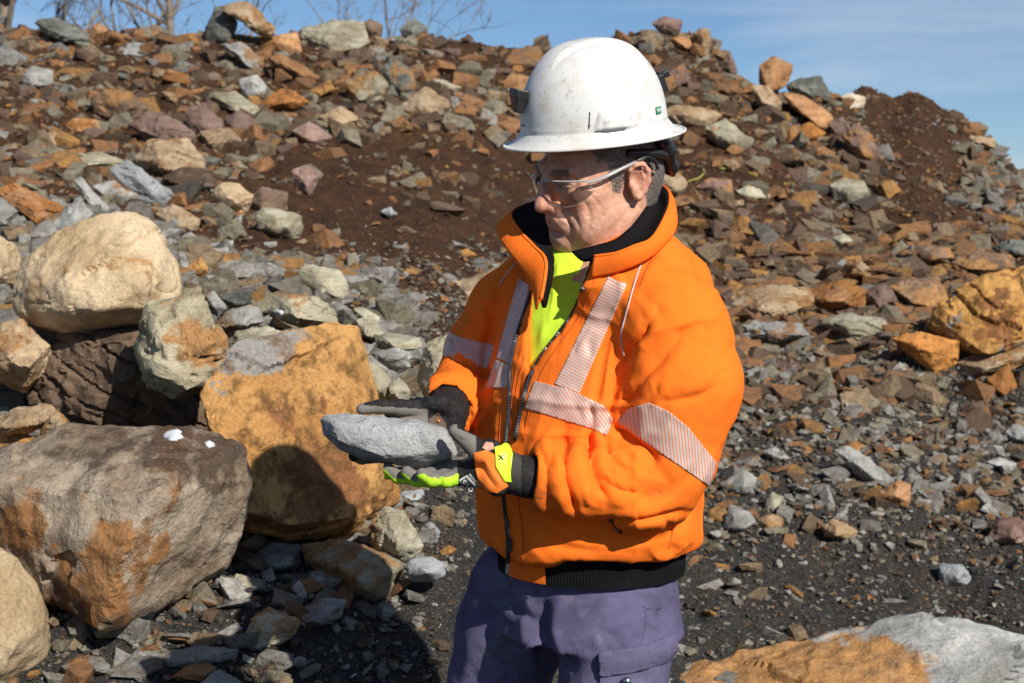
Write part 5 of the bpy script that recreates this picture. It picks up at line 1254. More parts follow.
for s in (-1, 1):
    C_((.103, s * .023, -.046), (.086, s * .041, -.080), .0022, .0028, .007, 's')      # nasolabial fold
    C_((.086, s * .036, -.086), (.076, s * .040, -.106), .0020, .0024, .007, 's')      # marionette line
    C_((.082, s * .044, -.052), (.064, s * .056, -.092), .0012, .0016, .006, 's')
    # ear
    ER = Matrix.Rotation(-.20, 3, 'Y') @ Matrix.Rotation(s * .30, 3, 'Z'); ER = np.array(ER)
    E((-.014, s * .0790, -.018), (.0175, .0070, .0295), .004, R=ER)
    eo = np.array([-.014, 0, -.018]); es = np.array([.86, 1, .86])
    def ep(x, y, z): q = (np.array([x, 0, z]) - [-.026, 0, -.016]) * es + eo; return (q[0], s * y, q[2])
    ring_ = [ep(*q) for q in [(-.010, .080, -.006), (-.010, .085, .008), (-.020, .0895, .017), (-.034, .091, .014), (-.044, .0905, .000), (-.043, .088, -.020), (-.034, .085, -.036), (-.022, .082, -.046)]]
    hd.chain(ring_, [.0036, .0040, .0044, .0046, .0046, .0042, .0048, .0066], .003)
    E(ep(-.019, .090, -.012), (.0090, .0120, .0140), .003, 's', R=ER); E(ep(-.028, .0905, .006), (.0075, .0045, .0060), .003, 's', R=ER)
    hd.chain([ep(-.031, .087, .004), ep(-.036, .0875, -.012), ep(-.030, .086, -.028)], [.0024, .0030, .0030], .003)
    E(ep(-.0085, .0820, -.020), (.0045, .005, .006), .003)
def wcap(a, b, ra, rb, k): C_(w2h(a), w2h(b), ra, rb, k)
wcap(h2w((-.035, 0, -.03)), B(-.015, 0, 1.46), .060, .066, .03)          # neck
C_((.000, .045, -.075), w2h(B(.03, .02, 1.44)), .016, .014, .02); C_((.0, -.045, -.075), w2h(B(.05, -.02, 1.44)), .016, .014, .02)
wcap(B(-.02, -.12, 1.40), B(-.02, .12, 1.40), .07, .07, .05)
wcap(B(-.01, 0, 1.36), B(0, 0, 1.0), .115, .12, .05); wcap(B(0, -.05, .95), B(0, .05, .95), .10, .10, .05)
for ch in (NEAR, FAR):
    q = [ch[0], ch[2] if len(ch) > 5 else ch[2], ch[-3] if len(ch) > 5 else ch[-2], ch[-1]]
    for i in range(3): wcap(q[i], q[i + 1], (.05, .045, .04)[i], (.045, .04, .028)[i], .02)
for lg in (NL, FL):
    wcap(lg[0], lg[2], .075, .066, .03); wcap(lg[2], lg[3], .066, .052, .02); wcap(lg[3], lg[4], .05, .035, .02)
bV, bQ = hd.mesh(); bV = relax(bV, bQ, 1, .4); bL = bV.copy(); bV = h2w(bV)
FACE = [([(558,203),(568,209),(576,220),(580,231)],2.4,-.0020),([(564,200),(575,206),(584,219)],3,.0014),([(581,198),(589,210),(590,224),(586,238)],2.2,-.0016),([(592,196),(600,206),(604,218)],2,-.0012),([(574,196),(582,208),(585,220)],2.2,.001),
  ([(587,183),(594,186),(602,186)],1.4,-.0009),([(587,187),(593,192),(600,194)],1.4,-.0009),([(586,180),(595,180),(603,178)],1.4,-.0008),([(566,224),(572,232),(572,240)],2,-.0014),([(596,222),(606,214),(614,204)],3,-.0009),
  ([(606,236),(620,222),(632,205)],2.6,-.0016),([(612,240),(627,226),(638,210)],2.4,.0014),([(618,243),(632,230),(642,214)],2.4,-.0014),([(562,228),(570,234)],3,.001)]
bV = apply_folds(bV, bQ, FACE, gain=1.1)
bN = vnormals(bV, bQ); bpx, bpy_ = proj(bV)
bV = bV + bN * np.where(bL[:, 2] > -.16, .0005 * fbm(bL * 160, 3, 31) + .0004 * fbm(bL * 45, 2, 33), 0)[:, None]
def skin_material():
    m, n, p = new_mat("weathered_skin"); tc = N(n, "TexCoord").outputs['Object']
    at_ = N(n, "Attribute"); at_.attribute_name = "flush"; a2 = N(n, "Attribute"); a2.attribute_name = "stubble"
    n1 = noise_node(n, tc, 55, 5, .6); n2 = noise_node(n, tc, 420, 3, .6); n3 = noise_node(n, tc, 1500, 2)
    c = mixc(n, remap(n, n1, .35, .65), (.54, .275, .175), (.64, .360, .245))
    c = mixc(n, math_node(n, 'MULTIPLY', at_.outputs['Fac'], .7), c, (.60, .20, .135))
    c = mixc(n, remap(n, n2, .6, .75, 0, .35), c, (.36, .145, .09))
    c = mixc(n, math_node(n, 'MULTIPLY', a2.outputs['Fac'], remap(n, n2, .45, .6, .1, .55)), c, (.30, .24, .21))
    n.links.new(c, p.inputs['Base Color']); p.inputs['Roughness'].default_value = .52; p.inputs['Specular IOR Level'].default_value = .4
    p.inputs['Subsurface Weight'].default_value = .10; p.inputs['Subsurface Radius'].default_value = (.010, .004, .002); p.inputs['Subsurface Scale'].default_value = .6
    b1 = bump(n, n2, .6, .0016); n.links.new(bump(n, n3, .3, .0005, b1), p.inputs['Normal'])
    return m
M_SKIN = skin_material()
body = part("body", bV, bQ, M_SKIN)
def g3(c, r): return np.exp(-(((bL - np.array(c)) / np.array(r)) ** 2).sum(1))
ab = np.abs(bL[:, 1])
flush = np.clip(1.0 * g3((.118, 0, -.036), (.018, .02, .02)) + .5 * np.exp(-((bL[:, 0] - .07) / .03) ** 2 - ((ab - .045) / .02) ** 2 - ((bL[:, 2] + .04) / .025) ** 2) + .65 * np.exp(-((bL[:, 0] + .03) / .03) ** 2 - ((ab - .088) / .010) ** 2 - ((bL[:, 2] + .012) / .04) ** 2) + .8 * g3((.103, 0, -.074), (.008, .022, .009)), 0, 1)
stub = np.clip(np.exp(-((bL[:, 2] + .095) / .035) ** 2) * smooth(.01, .05, bL[:, 0]) * .6, 0, 1)
set_attr(body, "flush", flush); set_attr(body, "stubble", stub)

# ---- hair: short grey sides and nape, eyebrow
def strands(seeds_idx, length, flow, rad, jitter, seed):
    r = np.random.default_rng(seed); Vs = []; Fs = []; o = 0
    P0 = bV[seeds_idx]; N0 = bN[seeds_idx]
    for p, n_ in zip(P0, N0):
        t = flow + r.normal(size=3) * jitter; t = t - n_ * (t @ n_); t /= np.linalg.norm(t) + 1e-9
        L = length * r.uniform(.6, 1.2); s = np.cross(t, n_) * rad
        a = p - n_ * .0005; b = p + t * L * .5 + n_ * .0022; c = p + t * L + n_ * .0018
        Vs += [a - s, a + s, b + s * .8, b - s * .8, c]; Fs += [[o, o + 1, o + 2, o + 3], [o + 3, o + 2, o + 4]]; o += 5
    return np.array(Vs), Fs
rr = np.random.default_rng(5)
x_, y_, z_ = bL[:, 0], ab, bL[:, 2]
earz = ((x_ + .014) / .022) ** 2 + ((z_ + .016) / .036) ** 2 < 1
side = (z_ > -.150) & (y_ < .0805) & (((z_ > .012 + (x_ + .02) * .25) & (x_ < .052) & (x_ > -.2)) | ((x_ < -.034) & (z_ > -.066 + (x_ + .05) * .15)) | ((np.abs(x_ - .024) < .010 - (z_ < -.012) * .004) & (z_ > -.026) & (z_ < .02) & (y_ > .055))) & (z_ < .09)
side &= ~((y_ > .074) & earz)
idx = np.where(side & (np.abs(bN @ np.array([0, 0, 1])) < .96))[0]
idx = rr.choice(idx, min(len(idx), 9500), replace=False)
flow_h = (np.array([-.75, 0, -.55])) @ HA
M_HAIR = simple_mat("grey_hair", (.16, .148, .138), .6, var=.9, scale=420)
v, f = strands(idx, .015, flow_h, .00045, .35, 3); part("hair", v, f, M_HAIR)
eb = np.where((z_ > .012) & (z_ < .023) & (x_ > .08) & (y_ > .016) & (y_ < .05))[0]
for s_ in (1, -1):
    e1 = eb[bL[eb, 1] * s_ > 0]; v, f = strands(rr.choice(e1, min(len(e1), 170), replace=False), .009, (np.array([-.4, .6 * s_, -.1])) @ HA, .0004, .5, 4); part("eyebrow", v, f, M_HAIR)

for s_ in (1, -1):
    v, f = tube(h2w(catmull([(.0965, s_ * .018, -.0055), (.0975, s_ * .030, -.0085), (.0915, s_ * .046, -.0075)], 12)), .0009, 5); part("eyelash", v, f, M_HAIR)
# ---- hard hat with full brim
KA = head_axes(HY, math.radians(9.0), math.radians(7.5)); KC = at(595, 137, 2.565)
def k2w(P): return np.asarray(P) @ KA + KC
nt_, prof = 180, []
BX, BY, DX, DY = .1540, .1280, .1240, .1060
def hat_pt(t, s):
    """s 0 brim edge .. 1 dome foot .. 2 crown"""
    c, sn = math.cos(t), math.sin(t)
    if s <= 1:
        k = s; rx, ry = BX + (DX - BX) * k, BY + (DY - BY) * k
        return np.array([rx * c, ry * sn, .000 + .021 * k ** 1.3 - .004 * math.sin(math.pi * k)])
    q = (s - 1) * math.pi / 2
    r = math.cos(q) ** .80; h = .019 + .136 * math.sin(q) ** .92
    x, y = DX * r * c, DY * r * sn
    # moulded crown: raised centre ridge with shoulders, side panel, accessory slot
    ridge = smooth(.034, .024, abs(y)) * smooth(.105, .06, abs(x)) * smooth(.07, .10, h)
    h += .0045 * ridge
    groove = math.exp(-((abs(y) - .031) / .005) ** 2) * smooth(.10, .05, abs(x)) * smooth(.07, .10, h); h -= .0022 * groove
    slot = smooth(.030, .024, abs(x - .012)) * smooth(.046, .040, h) * smooth(.015, .02, h) * (abs(sn) > .6)
    k = 1 + .030 * slot + .012 * math.exp(-((h - .020) / .006) ** 2)
    return np.array([x * k, y * k, h])
ss = np.concatenate([np.linspace(0, 1, 14), 1 + np.linspace(0, 1, 60)[1:]])
HVv = np.array([hat_pt(2 * math.pi * i / nt_, s) for s in ss for i in range(nt_)])
HF = []
for j in range(len(ss) - 1):
    for i in range(nt_):
        a, b = j * nt_ + i, j * nt_ + (i + 1) % nt_; HF.append([a, b, b + nt_, a + nt_])
def hat_material():
    m, n, p = new_mat("scuffed_white_plastic"); tc = N(n, "TexCoord").outputs['Object']
    n1 = noise_node(n, tc, 22, 6, .7); n2 = noise_node(n, tc, 120, 5, .7); n3 = noise_node(n, tc, 9, 3)
    sc = N(n, "TexVoronoi"); sc.feature = 'DISTANCE_TO_EDGE'; sc.inputs['Scale'].default_value = 26; n.links.new(tc, sc.inputs['Vector'])
    c = mixc(n, remap(n, n3, .3, .7), (.60, .59, .56), (.66, .655, .635))
    c = mixc(n, remap(n, n1, .50, .68, 0, .55), c, (.43, .36, .27)); c = mixc(n, remap(n, n2, .56, .68, 0, .6), c, (.30, .25, .20))
    scr = math_node(n, 'MULTIPLY', remap(n, sc.outputs['Distance'], .0, .012, .35, 0), remap(n, n1, .5, .62))
    c = mixc(n, scr, c, (.45, .41, .36))
    n.links.new(c, p.inputs['Base Color']); p.inputs['Roughness'].default_value = .42; p.inputs['Specular IOR Level'].default_value = .45
    n.links.new(bump(n, n1, .12, .002), p.inputs['Normal']); return m
hat = part("hard_hat", k2w(HVv), HF, hat_material()); hat["label"] = "scuffed white full brim hard hat"
md = hat.modifiers.new("thick", 'SOLIDIFY'); md.thickness = .0028; md.offset = -1
edge = [hat_pt(2 * math.pi * i / 160, 0) + [0, 0, -.0008] for i in range(161)]
v, f = tube(k2w(edge), .0024, 8, False); part("brim_edge", v, f, hat.data.materials[0], hat)
def on_hat(t, s, lift): 
    p = hat_pt(t, s); e = 1e-3
    a = hat_pt(t + e, s) - p; b = hat_pt(t, s + e) - p; n_ = np.cross(a, b); n_ /= np.linalg.norm(n_)
    if n_ @ p < 0: n_ = -n_
    return p + n_ * lift, a / np.linalg.norm(a), n_
M_DARKP = simple_mat("dark_plastic", (.018, .018, .02), .35, var=.2)
# front lamp clip
p, a, n_ = on_hat(math.radians(-7), 1.24, .006); up_ = np.cross(n_, a)
R3 = np.stack([a, up_, n_], 1)
sg = 1 if up_[2] > 0 else -1; up_ = up_ * sg
V8 = []
for zz, hw_, th_ in ((.015, .018, .018), (.003, .018, .016), (-.022, .007, .009)):
    for sx in (-1, 1):
        for tt in (-.004, th_): V8.append(p + a * hw_ * sx + up_ * zz + n_ * tt)
v = np.array(V8); f = [[0, 1, 3, 2], [8, 10, 11, 9]] + [q for b0 in (0, 4) for q in ([b0, b0 + 4, b0 + 5, b0 + 1], [b0 + 2, b0 + 3, b0 + 7, b0 + 6], [b0, b0 + 2, b0 + 6, b0 + 4], [b0 + 1, b0 + 5, b0 + 7, b0 + 3])]
clip = part("lamp_clip", k2w(v), f, M_DARKP, hat, False); bv = clip.modifiers.new("bev", 'BEVEL'); bv.width = .0018; bv.segments = 2
p, a, n_ = on_hat(math.radians(166), 1.24, .006); up_ = np.cross(n_, a); R3 = np.stack([a, up_, n_], 1)
v, f = merge([box(p, (.014, .030, .010), R3), box(p + n_ * .010 + up_ * (.012 if up_[2] > 0 else -.012), (.011, .011, .012), R3)])
clip = part("goggle_clip", k2w(v), f, M_DARKP, hat, False); bv = clip.modifiers.new("bev", 'BEVEL'); bv.width = .002; bv.segments = 2
# small green maker's sticker with white letters and the printed line at the front
def text_mesh(body_, size, name, mat, parent, origin, xax, yax, extr=.00015):
    cu = bpy.data.curves.new(name, 'FONT'); cu.body = body_; cu.size = size; cu.align_x = 'CENTER'; cu.align_y = 'CENTER'; cu.extrude = extr
    to = bpy.data.objects.new(name, cu); COL.objects.link(to); bpy.context.view_layer.update()
    me = bpy.data.meshes.new_from_object(to.evaluated_get(bpy.context.evaluated_depsgraph_get())); bpy.data.objects.remove(to)
    V = np.array([v.co[:] for v in me.vertices]); F = [list(q.vertices) for q in me.polygons]
    xax = np.asarray(xax) / np.linalg.norm(xax); yax = np.asarray(yax) - xax * (np.asarray(yax) @ xax); yax /= np.linalg.norm(yax); zax = np.cross(xax, yax)
    return part(name, origin + V[:, :1] * xax + V[:, 1:2] * yax + V[:, 2:] * zax, F, mat, parent, False)
M_WHITE = simple_mat("white_print", (.8, .8, .78), .5, var=.03); M_GREEN = simple_mat("green_print", (.02, .22, .08), .4, var=.05)
p, a, n_ = on_hat(math.radians(124), 1.085, .0016); up_ = np.cross(n_, a)
if up_[2] < 0: up_ = -up_
R3 = np.stack([a, up_, n_], 1); v, f = box(p, (.016, .0110, .0012), R3); lab = part("sticker", k2w(v), f, M_GREEN, hat, False)
text_mesh("MSA", .0078, "lettering", M_WHITE, hat, k2w(p + n_ * .0008), a @ KA, up_ @ KA) if (np.cross(a, up_) @ n_) > 0 else text_mesh("MSA", .0078, "lettering", M_WHITE, hat, k2w(p + n_ * .0008), -a @ KA, up_ @ KA)
p, a, n_ = on_hat(math.radians(-6), 1.055, .0012); up_ = np.cross(n_, a)
if up_[2] < 0: up_ = -up_
sa = 1 if (np.cross(a, up_) @ n_) > 0 else -1
text_mesh("ROCKET", .0048, "lettering", simple_mat("dark_print", (.05, .05, .05), .6), hat, k2w(p), sa * a @ KA, up_ @ KA)
# moulded accessory slot above the brim
def slot_patch(t0, t1, s0, s1):
    V = []; n1, n2 = 16, 10
    for j in range(n2):
        for i in range(n1):
            u, w = i / (n1 - 1), j / (n2 - 1); sq = .18 * w
            e = min(u, 1 - u, (1 - w)); q, _, nn_ = on_hat(math.radians(t0 + (t1 - t0) * (sq + (1 - 2 * sq) * u)), s0 + (s1 - s0) * w, -.001 + .0055 * smooth(0, .16, e)); V.append(q)
    return np.array(V), [[j * n1 + i, j * n1 + i + 1, (j + 1) * n1 + i + 1, (j + 1) * n1 + i] for j in range(n2 - 1) for i in range(n1 - 1)]
v, f = slot_patch(92, 62, 1.0, 1.15); part("accessory_slot", k2w(v), f, hat.data.materials[0], hat)
sl = [on_hat(math.radians(60), 1.03, .0)[0], on_hat(math.radians(61.5), 1.14, .0)[0]]; v, f = tube(k2w(sl), .0012, 6); part("slot_gap", v, f, M_DARKP, hat)
# ratchet band behind the ear
v, f = tube(h2w(catmull([(.00, .083, .030), (-.05, .082, .020), (-.088, .060, .004), (-.108, .02, -.008), (-.108, -.02, -.008), (-.088, -.060, .004), (-.05, -.082, .02)], 40)), .007, 8); part("suspension_band", v, f, M_DARKP, hat)
rf = Field(rng_axis(-.15, -.05, .002), rng_axis(-.06, .11, .002), rng_axis(-.06, .06, .002))
rf.chain([(-.072, .074, .034), (-.090, .060, .012), (-.100, .044, -.016)], [.012, .013, .010], .006); rf.ell((-.108, .030, -.020), (.012, .022, .016), .006); rf.cap((-.112, .03, -.006), (-.112, .03, -.034), .006, .006, .003)
v, q = rf.mesh(); part("ratchet", h2w(relax(v, q, 1)), q, M_DARKP, hat)

# ---- clear safety glasses
def glass_material():
    m = bpy.data.materials.new("clear_polycarbonate"); m.use_nodes = True; n = m.node_tree; n.nodes.clear()
    out = N(n, "OutputMaterial"); tr = N(n, "BsdfTransparent"); gl = N(n, "BsdfGlossy"); mx = N(n, "MixShader"); fr = N(n, "LayerWeight")
    tr.inputs['Color'].default_value = (.97, .98, .98, 1); gl.inputs['Roughness'].default_value = .05; fr.inputs['Blend'].default_value = .25
    n.links.new(math_node(n, 'MULTIPLY', fr.outputs['Fresnel'], .8), mx.inputs[0])
    n.links.new(tr.outputs[0], mx.inputs[1]); n.links.new(gl.outputs[0], mx.inputs[2]); n.links.new(mx.outputs[0], out.inputs[0]); return m
M_GLASS = glass_material(); M_FRAME = new_mat("clear_frame")[0]
_p = M_FRAME.node_tree.nodes["Principled BSDF"]; _p.inputs['Base Color'].default_value = (.62, .62, .62, 1); _p.inputs['Roughness'].default_value = .18; _p.inputs['Transmission Weight'].default_value = .55; _p.inputs['IOR'].default_value = 1.3
glasses = empty("safety_glasses"); glasses.parent = person; glasses["label"] = "clear wraparound safety glasses"
def lens_pt(s, u, w):
    ph = math.radians(9 + 56 * u); r = .086
    top = .012 - .003 * u; bot = -.033 + .024 * max(0., (u - .35) / .65) ** 2.2 + .012 * max(0., (.3 - u) / .3) ** 2
    z = bot + (top - bot) * w
    x = .035 + r * math.cos(ph) * 1.03 - .010 * (1 - w) ** 2 + .0; y = s * r * .93 * math.sin(ph)
    return (x, y, z - .004 - .004 * u)
for s in (1, -1):
    nu, nw = 22, 12
    V = h2w([lens_pt(s, i / (nu - 1), j / (nw - 1)) for j in range(nw) for i in range(nu)]); F = [[j * nu + i, j * nu + i + 1, (j + 1) * nu + i + 1, (j + 1) * nu + i] for j in range(nw - 1) for i in range(nu - 1)]
    ln = part("lens", V, F, M_GLASS, glasses)
    loop = [lens_pt(s, i / 20, 1) for i in range(21)] + [lens_pt(s, 1, 1 - i / 8) for i in range(1, 9)] + [lens_pt(s, 1 - i / 20, 0) for i in range(1, 21)] + [lens_pt(s, 0, i / 8) for i in range(1, 9)]
    v, f = tube(h2w(loop), .00055, 6); part("lens_rim", v, f, M_FRAME, glasses)
    v, f = tube(h2w([lens_pt(s, i / 20, 1.02) for i in range(21)]), .0016, 8); part("brow_bar", v, f, M_FRAME, glasses)
    tp = catmull([lens_pt(s, .98, .85), (.050, s * .0825, .002), (.010, s * .0855, .010), (-.030, s * .0865, .017)], 24)
    v, f = tube(h2w(tp), np.linspace(.0036, .0026, 24), 8); part("temple_arm", v, f, M_FRAME, glasses)
    tp = catmull([(-.012, s * .0866, .0145), (-.032, s * .0868, .0172), (-.048, s * .084, .008), (-.054, s * .080, -.008)], 16)
    v, f = tube(h2w(tp), .0027, 8); part("temple_tip", v, f, M_DARKP, glasses)
v, f = tube(h2w([(.1160, -.012, -.001), (.1185, 0, .001), (.1160, .012, -.001)]), .0022, 8); part("nose_bridge", v, f, M_FRAME, glasses)
# ---- gloves
GC = {'black': (.012, .011, .012), 'grey': (.17, .155, .135), 'neon': (.47, .80, .03), 'orange': (.90, .20, .02), 'skin': (.50, .26, .18), 'cuff': (.045, .042, .038), 'brown': (.10, .06, .04)}
def glove_material():
    m, n, p = new_mat("work_glove"); at_ = N(n, "Attribute"); at_.attribute_name = "tone"; tc = N(n, "TexCoord").outputs['Object']
    a = noise_node(n, tc, 130, 4, .7); b = noise_node(n, tc, 900, 2)
    c = mixc(n, remap(n, a, .5, .75, 0, .35), at_.outputs['Color'], (.13, .11, .09))
    n.links.new(c, p.inputs['Base Color']); p.inputs['Roughness'].default_value = .8; p.inputs['Specular IOR Level'].default_value = .25
    b1 = bump(n, a, .4, .002); n.links.new(bump(n, b, .35, .0008, b1), p.inputs['Normal']); return m
M_GLOVE = glove_material()
def tones(o, C):
    ca = o.data.color_attributes.new("tone", 'FLOAT_COLOR', 'POINT')
    ca.data.foreach_set("color", np.concatenate([C, np.ones((len(C), 1))], 1).astype(np.float32).ravel())
g = Field(rng_axis(-.20, .04, .0017), rng_axis(2.30, 2.50, .0017), rng_axis(1.02, 1.23, .0017))
WR = at(524, 477, 2.372)
g.chain([at(548, 478, 2.374), at(528, 477, 2.372), at(510, 474, 2.370)], [.0300, .0315, .0295], .006)
K = [at(461, 476, 2.358), at(456, 473, 2.382), at(452, 469, 2.406), at(450, 466, 2.428)]
for i, k in enumerate(K): g.cap(at(508, 471 + i * 2 - 2, 2.355 + i * .012), k, .024, .0155, .014)
g.ell(at(487, 468, 2.372), (.034, .034, .026), .014)
FG = [[K[0], at(446, 480, 2.350), at(432, 480, 2.350), at(422, 474, 2.354)], [K[1], at(432, 480, 2.374), at(417, 480, 2.374), at(407, 472, 2.378)],
      [K[2], at(416, 478, 2.396), at(398, 477, 2.398), at(387, 468, 2.402)], [K[3], at(402, 474, 2.418), at(382, 473, 2.420), at(370, 465, 2.424)]]
for q, r_ in zip(FG, (.0106, .0106, .0102, .0096)): g.chain(q, [r_ * 1.25, r_ * 1.1, r_, r_ * .9], .004)
TH = [at(500, 459, 2.350), at(480, 452, 2.338), at(470, 443, 2.338), at(455, 431, 2.345)]
g.chain(TH, [.023, .0165, .0125, .0105], .008)
g.cap(at(478, 452, 2.335), at(492, 447, 2.336), .009, .012, .01)
g.ell(at(497, 477, 2.338), (.020, .016, .030), .012)
gV, gQ = g.mesh(); gV = relax(gV, gQ, 1, .4)
gV = apply_folds(gV, gQ, [([(480,462),(486,474),(496,488)],2.2,-.002),([(484,458),(491,470),(500,484)],2.2,.0016),([(476,470),(481,480),(490,490)],2,.0014),([(512,450),(510,466),(512,486)],2.4,-.003),([(438,474),(441,482),(438,490)],2,-.0016),([(462,470),(466,480),(462,492)],2.4,-.001),([(456,436),(462,440),(470,440)],1.5,-.0012)])
gN = vnormals(gV, gQ); gT = tris_of(gQ); gpx, gpy = proj(gV)
gfac = (gN * (gV - np.array([0, 0, CAM_Z]))).sum(1) < .08
glove = part("glove", gV, gQ, M_GLOVE); glove["label"] = "black, orange and neon work glove on the near hand"
C = np.tile(GC['black'], (len(gV), 1)).astype(float)
def zone(poly, col, cond=None, px=gpx, py=gpy):
    m = poly_sd(px, py, poly) < 0
    if cond is not None: m &= cond
    C[m] = GC[col]
fing = gpx < 457
C[fing & (gN[:, 2] > -.1)] = GC['grey']; C[fing & (gN[:, 2] <= -.1)] = GC['neon']
zone([(416,486),(419,474),(440,474),(457,470),(459,478),(456,496),(420,500)], 'neon', gN[:, 2] < .45)
zone([(443,422),(476,436),(476,458),(462,462),(446,440)], 'grey')
zone([(452,464),(476,452),(470,446),(446,460)], 'grey', gN[:, 2] > .2)
zone([(509,430),(560,430),(560,520),(508,520),(512,480)], 'cuff')
zone([(521,430),(560,430),(560,520),(521,520)], 'black')
tones(glove, C)
orp = field_patch("back_panel", gV, gT, gN, px_field([(474,453),(486,450),(494,454),(497,469),(508,486),(497,493),(480,489),(476,470)], gfac, gpx, gpy), .0012, .002, simple_mat("glove_orange", GC['orange'], .8, bmp=.3), glove)
tab = field_patch("wrist_tab", gV, gT, gN, px_field([(494,447),(507,444),(512,455),(510,482),(504,481),(496,467)], gfac, gpx, gpy), .0034, .004, simple_mat("glove_neon_rubber", (.55, .80, .03), .4, bmp=.1), glove)
field_patch("cuff_opening", gV, gT, gN, px_field([(482,448),(486,442),(493,443),(494,449),(488,451)], gfac, gpx, gpy), .0010, .001, simple_mat("wrist_skin", GC['skin'], .6), glove)
lbl = field_patch("logo_label", gV, gT, gN, px_field([(459,480),(467,475),(479,489),(470,496)], gfac, gpx, gpy), .0014, .002, simple_mat("glove_white", (.62, .62, .60), .6, var=.05), glove)
field_patch("logo_field", gV, gT, gN, px_field([(460.5,480.5),(466.5,476.8),(476.8,489),(470,494)], gfac, gpx, gpy), .0018, .001, simple_mat("glove_black_print", (.03, .03, .03), .6), glove)
def local_depth(x, y, V=gV, px=gpx, py=gpy, m=gfac):
    i = np.where(m)[0]; d = (px[i] - x) ** 2 + (py[i] - y) ** 2; c = i[np.argsort(d)[:8]]; return V[c, 1].min()
def drape_text(txt, c, xv, size_px, lift, parent):
    """letters laid on the glove: plan position in pixels about c, each vertex resting on the cloth"""
    xv = np.array(xv, float) / np.linalg.norm(xv); yv = np.array([xv[1], -xv[0]])
    cu = bpy.data.curves.new("lettering", 'FONT'); cu.body = txt; cu.size = 1; cu.align_x = 'CENTER'; cu.align_y = 'CENTER'; cu.resolution_u = 3
    to = bpy.data.objects.new("lettering", cu); COL.objects.link(to); bpy.context.view_layer.update()
    me = bpy.data.meshes.new_from_object(to.evaluated_get(bpy.context.evaluated_depsgraph_get())); bpy.data.objects.remove(to)
    V = []
    for v in me.vertices:
        q = np.array(c) + xv * v.co.x * size_px + yv * v.co.y * size_px; V.append(at(q[0], q[1], local_depth(q[0], q[1]) - lift))
    part("lettering", np.array(V), [list(q.vertices) for q in me.polygons], M_WHITE, parent, False)
drape_text("exo", (468.6, 485.2), (9.5, 12.5), 9.5, .0032, glove)
drape_text("IRONCLAD", (474.6, 481.0), (9.5, 12.5), 3.4, .0032, glove)
lx = local_depth(501, 457) - .0045
for a_, b_ in (((498.6, 455), (503.6, 459.6)), ((503.4, 454.6), (498.8, 460))):
    v, f = tube([at(*a_, lx), at(*b_, lx)], .0008, 5); part("cross_mark", v, f, M_DARKP, glove)
# far glove, palm towards the stone
g = Field(rng_axis(-.27, -.03, .0018), rng_axis(2.43, 2.66, .0018), rng_axis(1.10, 1.28, .0018))
g.chain([FAR[-1] - wf * .04, FAR[-1] + wf * .02, at(447, 413, 2.545)], [.036, .036, .033], .006)
FK = [at(424, 409, 2.505), at(420, 424, 2.500), at(420, 438, 2.500), at(424, 450, 2.50)]
for i, k in enumerate(FK): g.cap(at(447, 412 + i * 5, 2.535), k, .024, .0155, .014)
tips = [[at(400, 407.5, 2.488), at(380, 406.5, 2.480), at(362, 409, 2.474)], [at(392, 426, 2.49), at(372, 426, 2.482), at(352, 427, 2.478)], [at(394, 440, 2.49), at(376, 441, 2.485), at(358, 443, 2.48)], [at(400, 453, 2.49), at(384, 456, 2.485), at(370, 457, 2.48)]]
for k, q in zip(FK, tips): g.chain([k] + q, [.0150, .0132, .0112, .0092], .004)
g.chain([at(448, 410, 2.52), at(440, 404, 2.50), at(430, 403, 2.495)], [.018, .013, .011], .008)
g.chain([at(376, 457, 2.475), at(362, 458, 2.45), at(354, 456, 2.435)], [.010, .010, .009], .004)
fV, fQ = g.mesh(); fV = relax(fV, fQ, 1, .4); fN = vnormals(fV, fQ); fpx, fpy = proj(fV); fT = tris_of(fQ)
ffac = (fN * (fV - np.array([0, 0, CAM_Z]))).sum(1) < .08
fglove = part("glove", fV, fQ, M_GLOVE); fglove["label"] = "black and grey work glove on the far hand"
C = np.tile(GC['black'], (len(fV), 1)).astype(float)
C[(fpx < 428) & (fpy > 405.5 + np.clip(fpx - 365, 0, 60) * .06)] = GC['grey']; C[fpx < 364] = GC['grey']; C[(fpy > 448) & (fpx < 385)] = GC['grey']
tones(fglove, C)
field_patch("back_panel", fV, fT, fN, px_field([(421,405),(430,403),(438,411),(428,421),(424,414)], ffac, fpx, fpy), .0014, .002, simple_mat("glove_orange", GC['orange'], .8, bmp=.3), fglove)
field_patch("wrist_strap", fV, fT, fN, px_field([(428,420),(438,412),(446,424),(446,430),(432,430)], ffac, fpx, fpy), .0020, .003, simple_mat("glove_strap", GC['brown'], .7), fglove)
v, f = tube([at(438.5, 421, local_depth(438, 421, fV, fpx, fpy, ffac) - .002), at(438.5, 421, local_depth(438, 421, fV, fpx, fpy, ffac) - .0035)], .0028, 12); part("eyelet", v, f, simple_mat("eyelet_orange", (.5, .16, .03), .5), fglove)

# ---- the stone in his hands
held = shot_rock('stone', "light grey oblong stone held in the man's gloved hands", [(323,420),(330,415.5),(348,415),(371,419),(415,420.5),(444,429),(455,452),(449,461),(417,468),(390,462),(359,457),(340,448),(326,434)], 'held', d=2.405, th=.09,
  front=[(334,424,-.032),(430,430,-.036),(443,452,-.036),(380,456,-.046),(338,440,-.034)], stain=.16, rough=.8, samp=.0, cuts=1, chip=.4, seed=12, cat='stone')

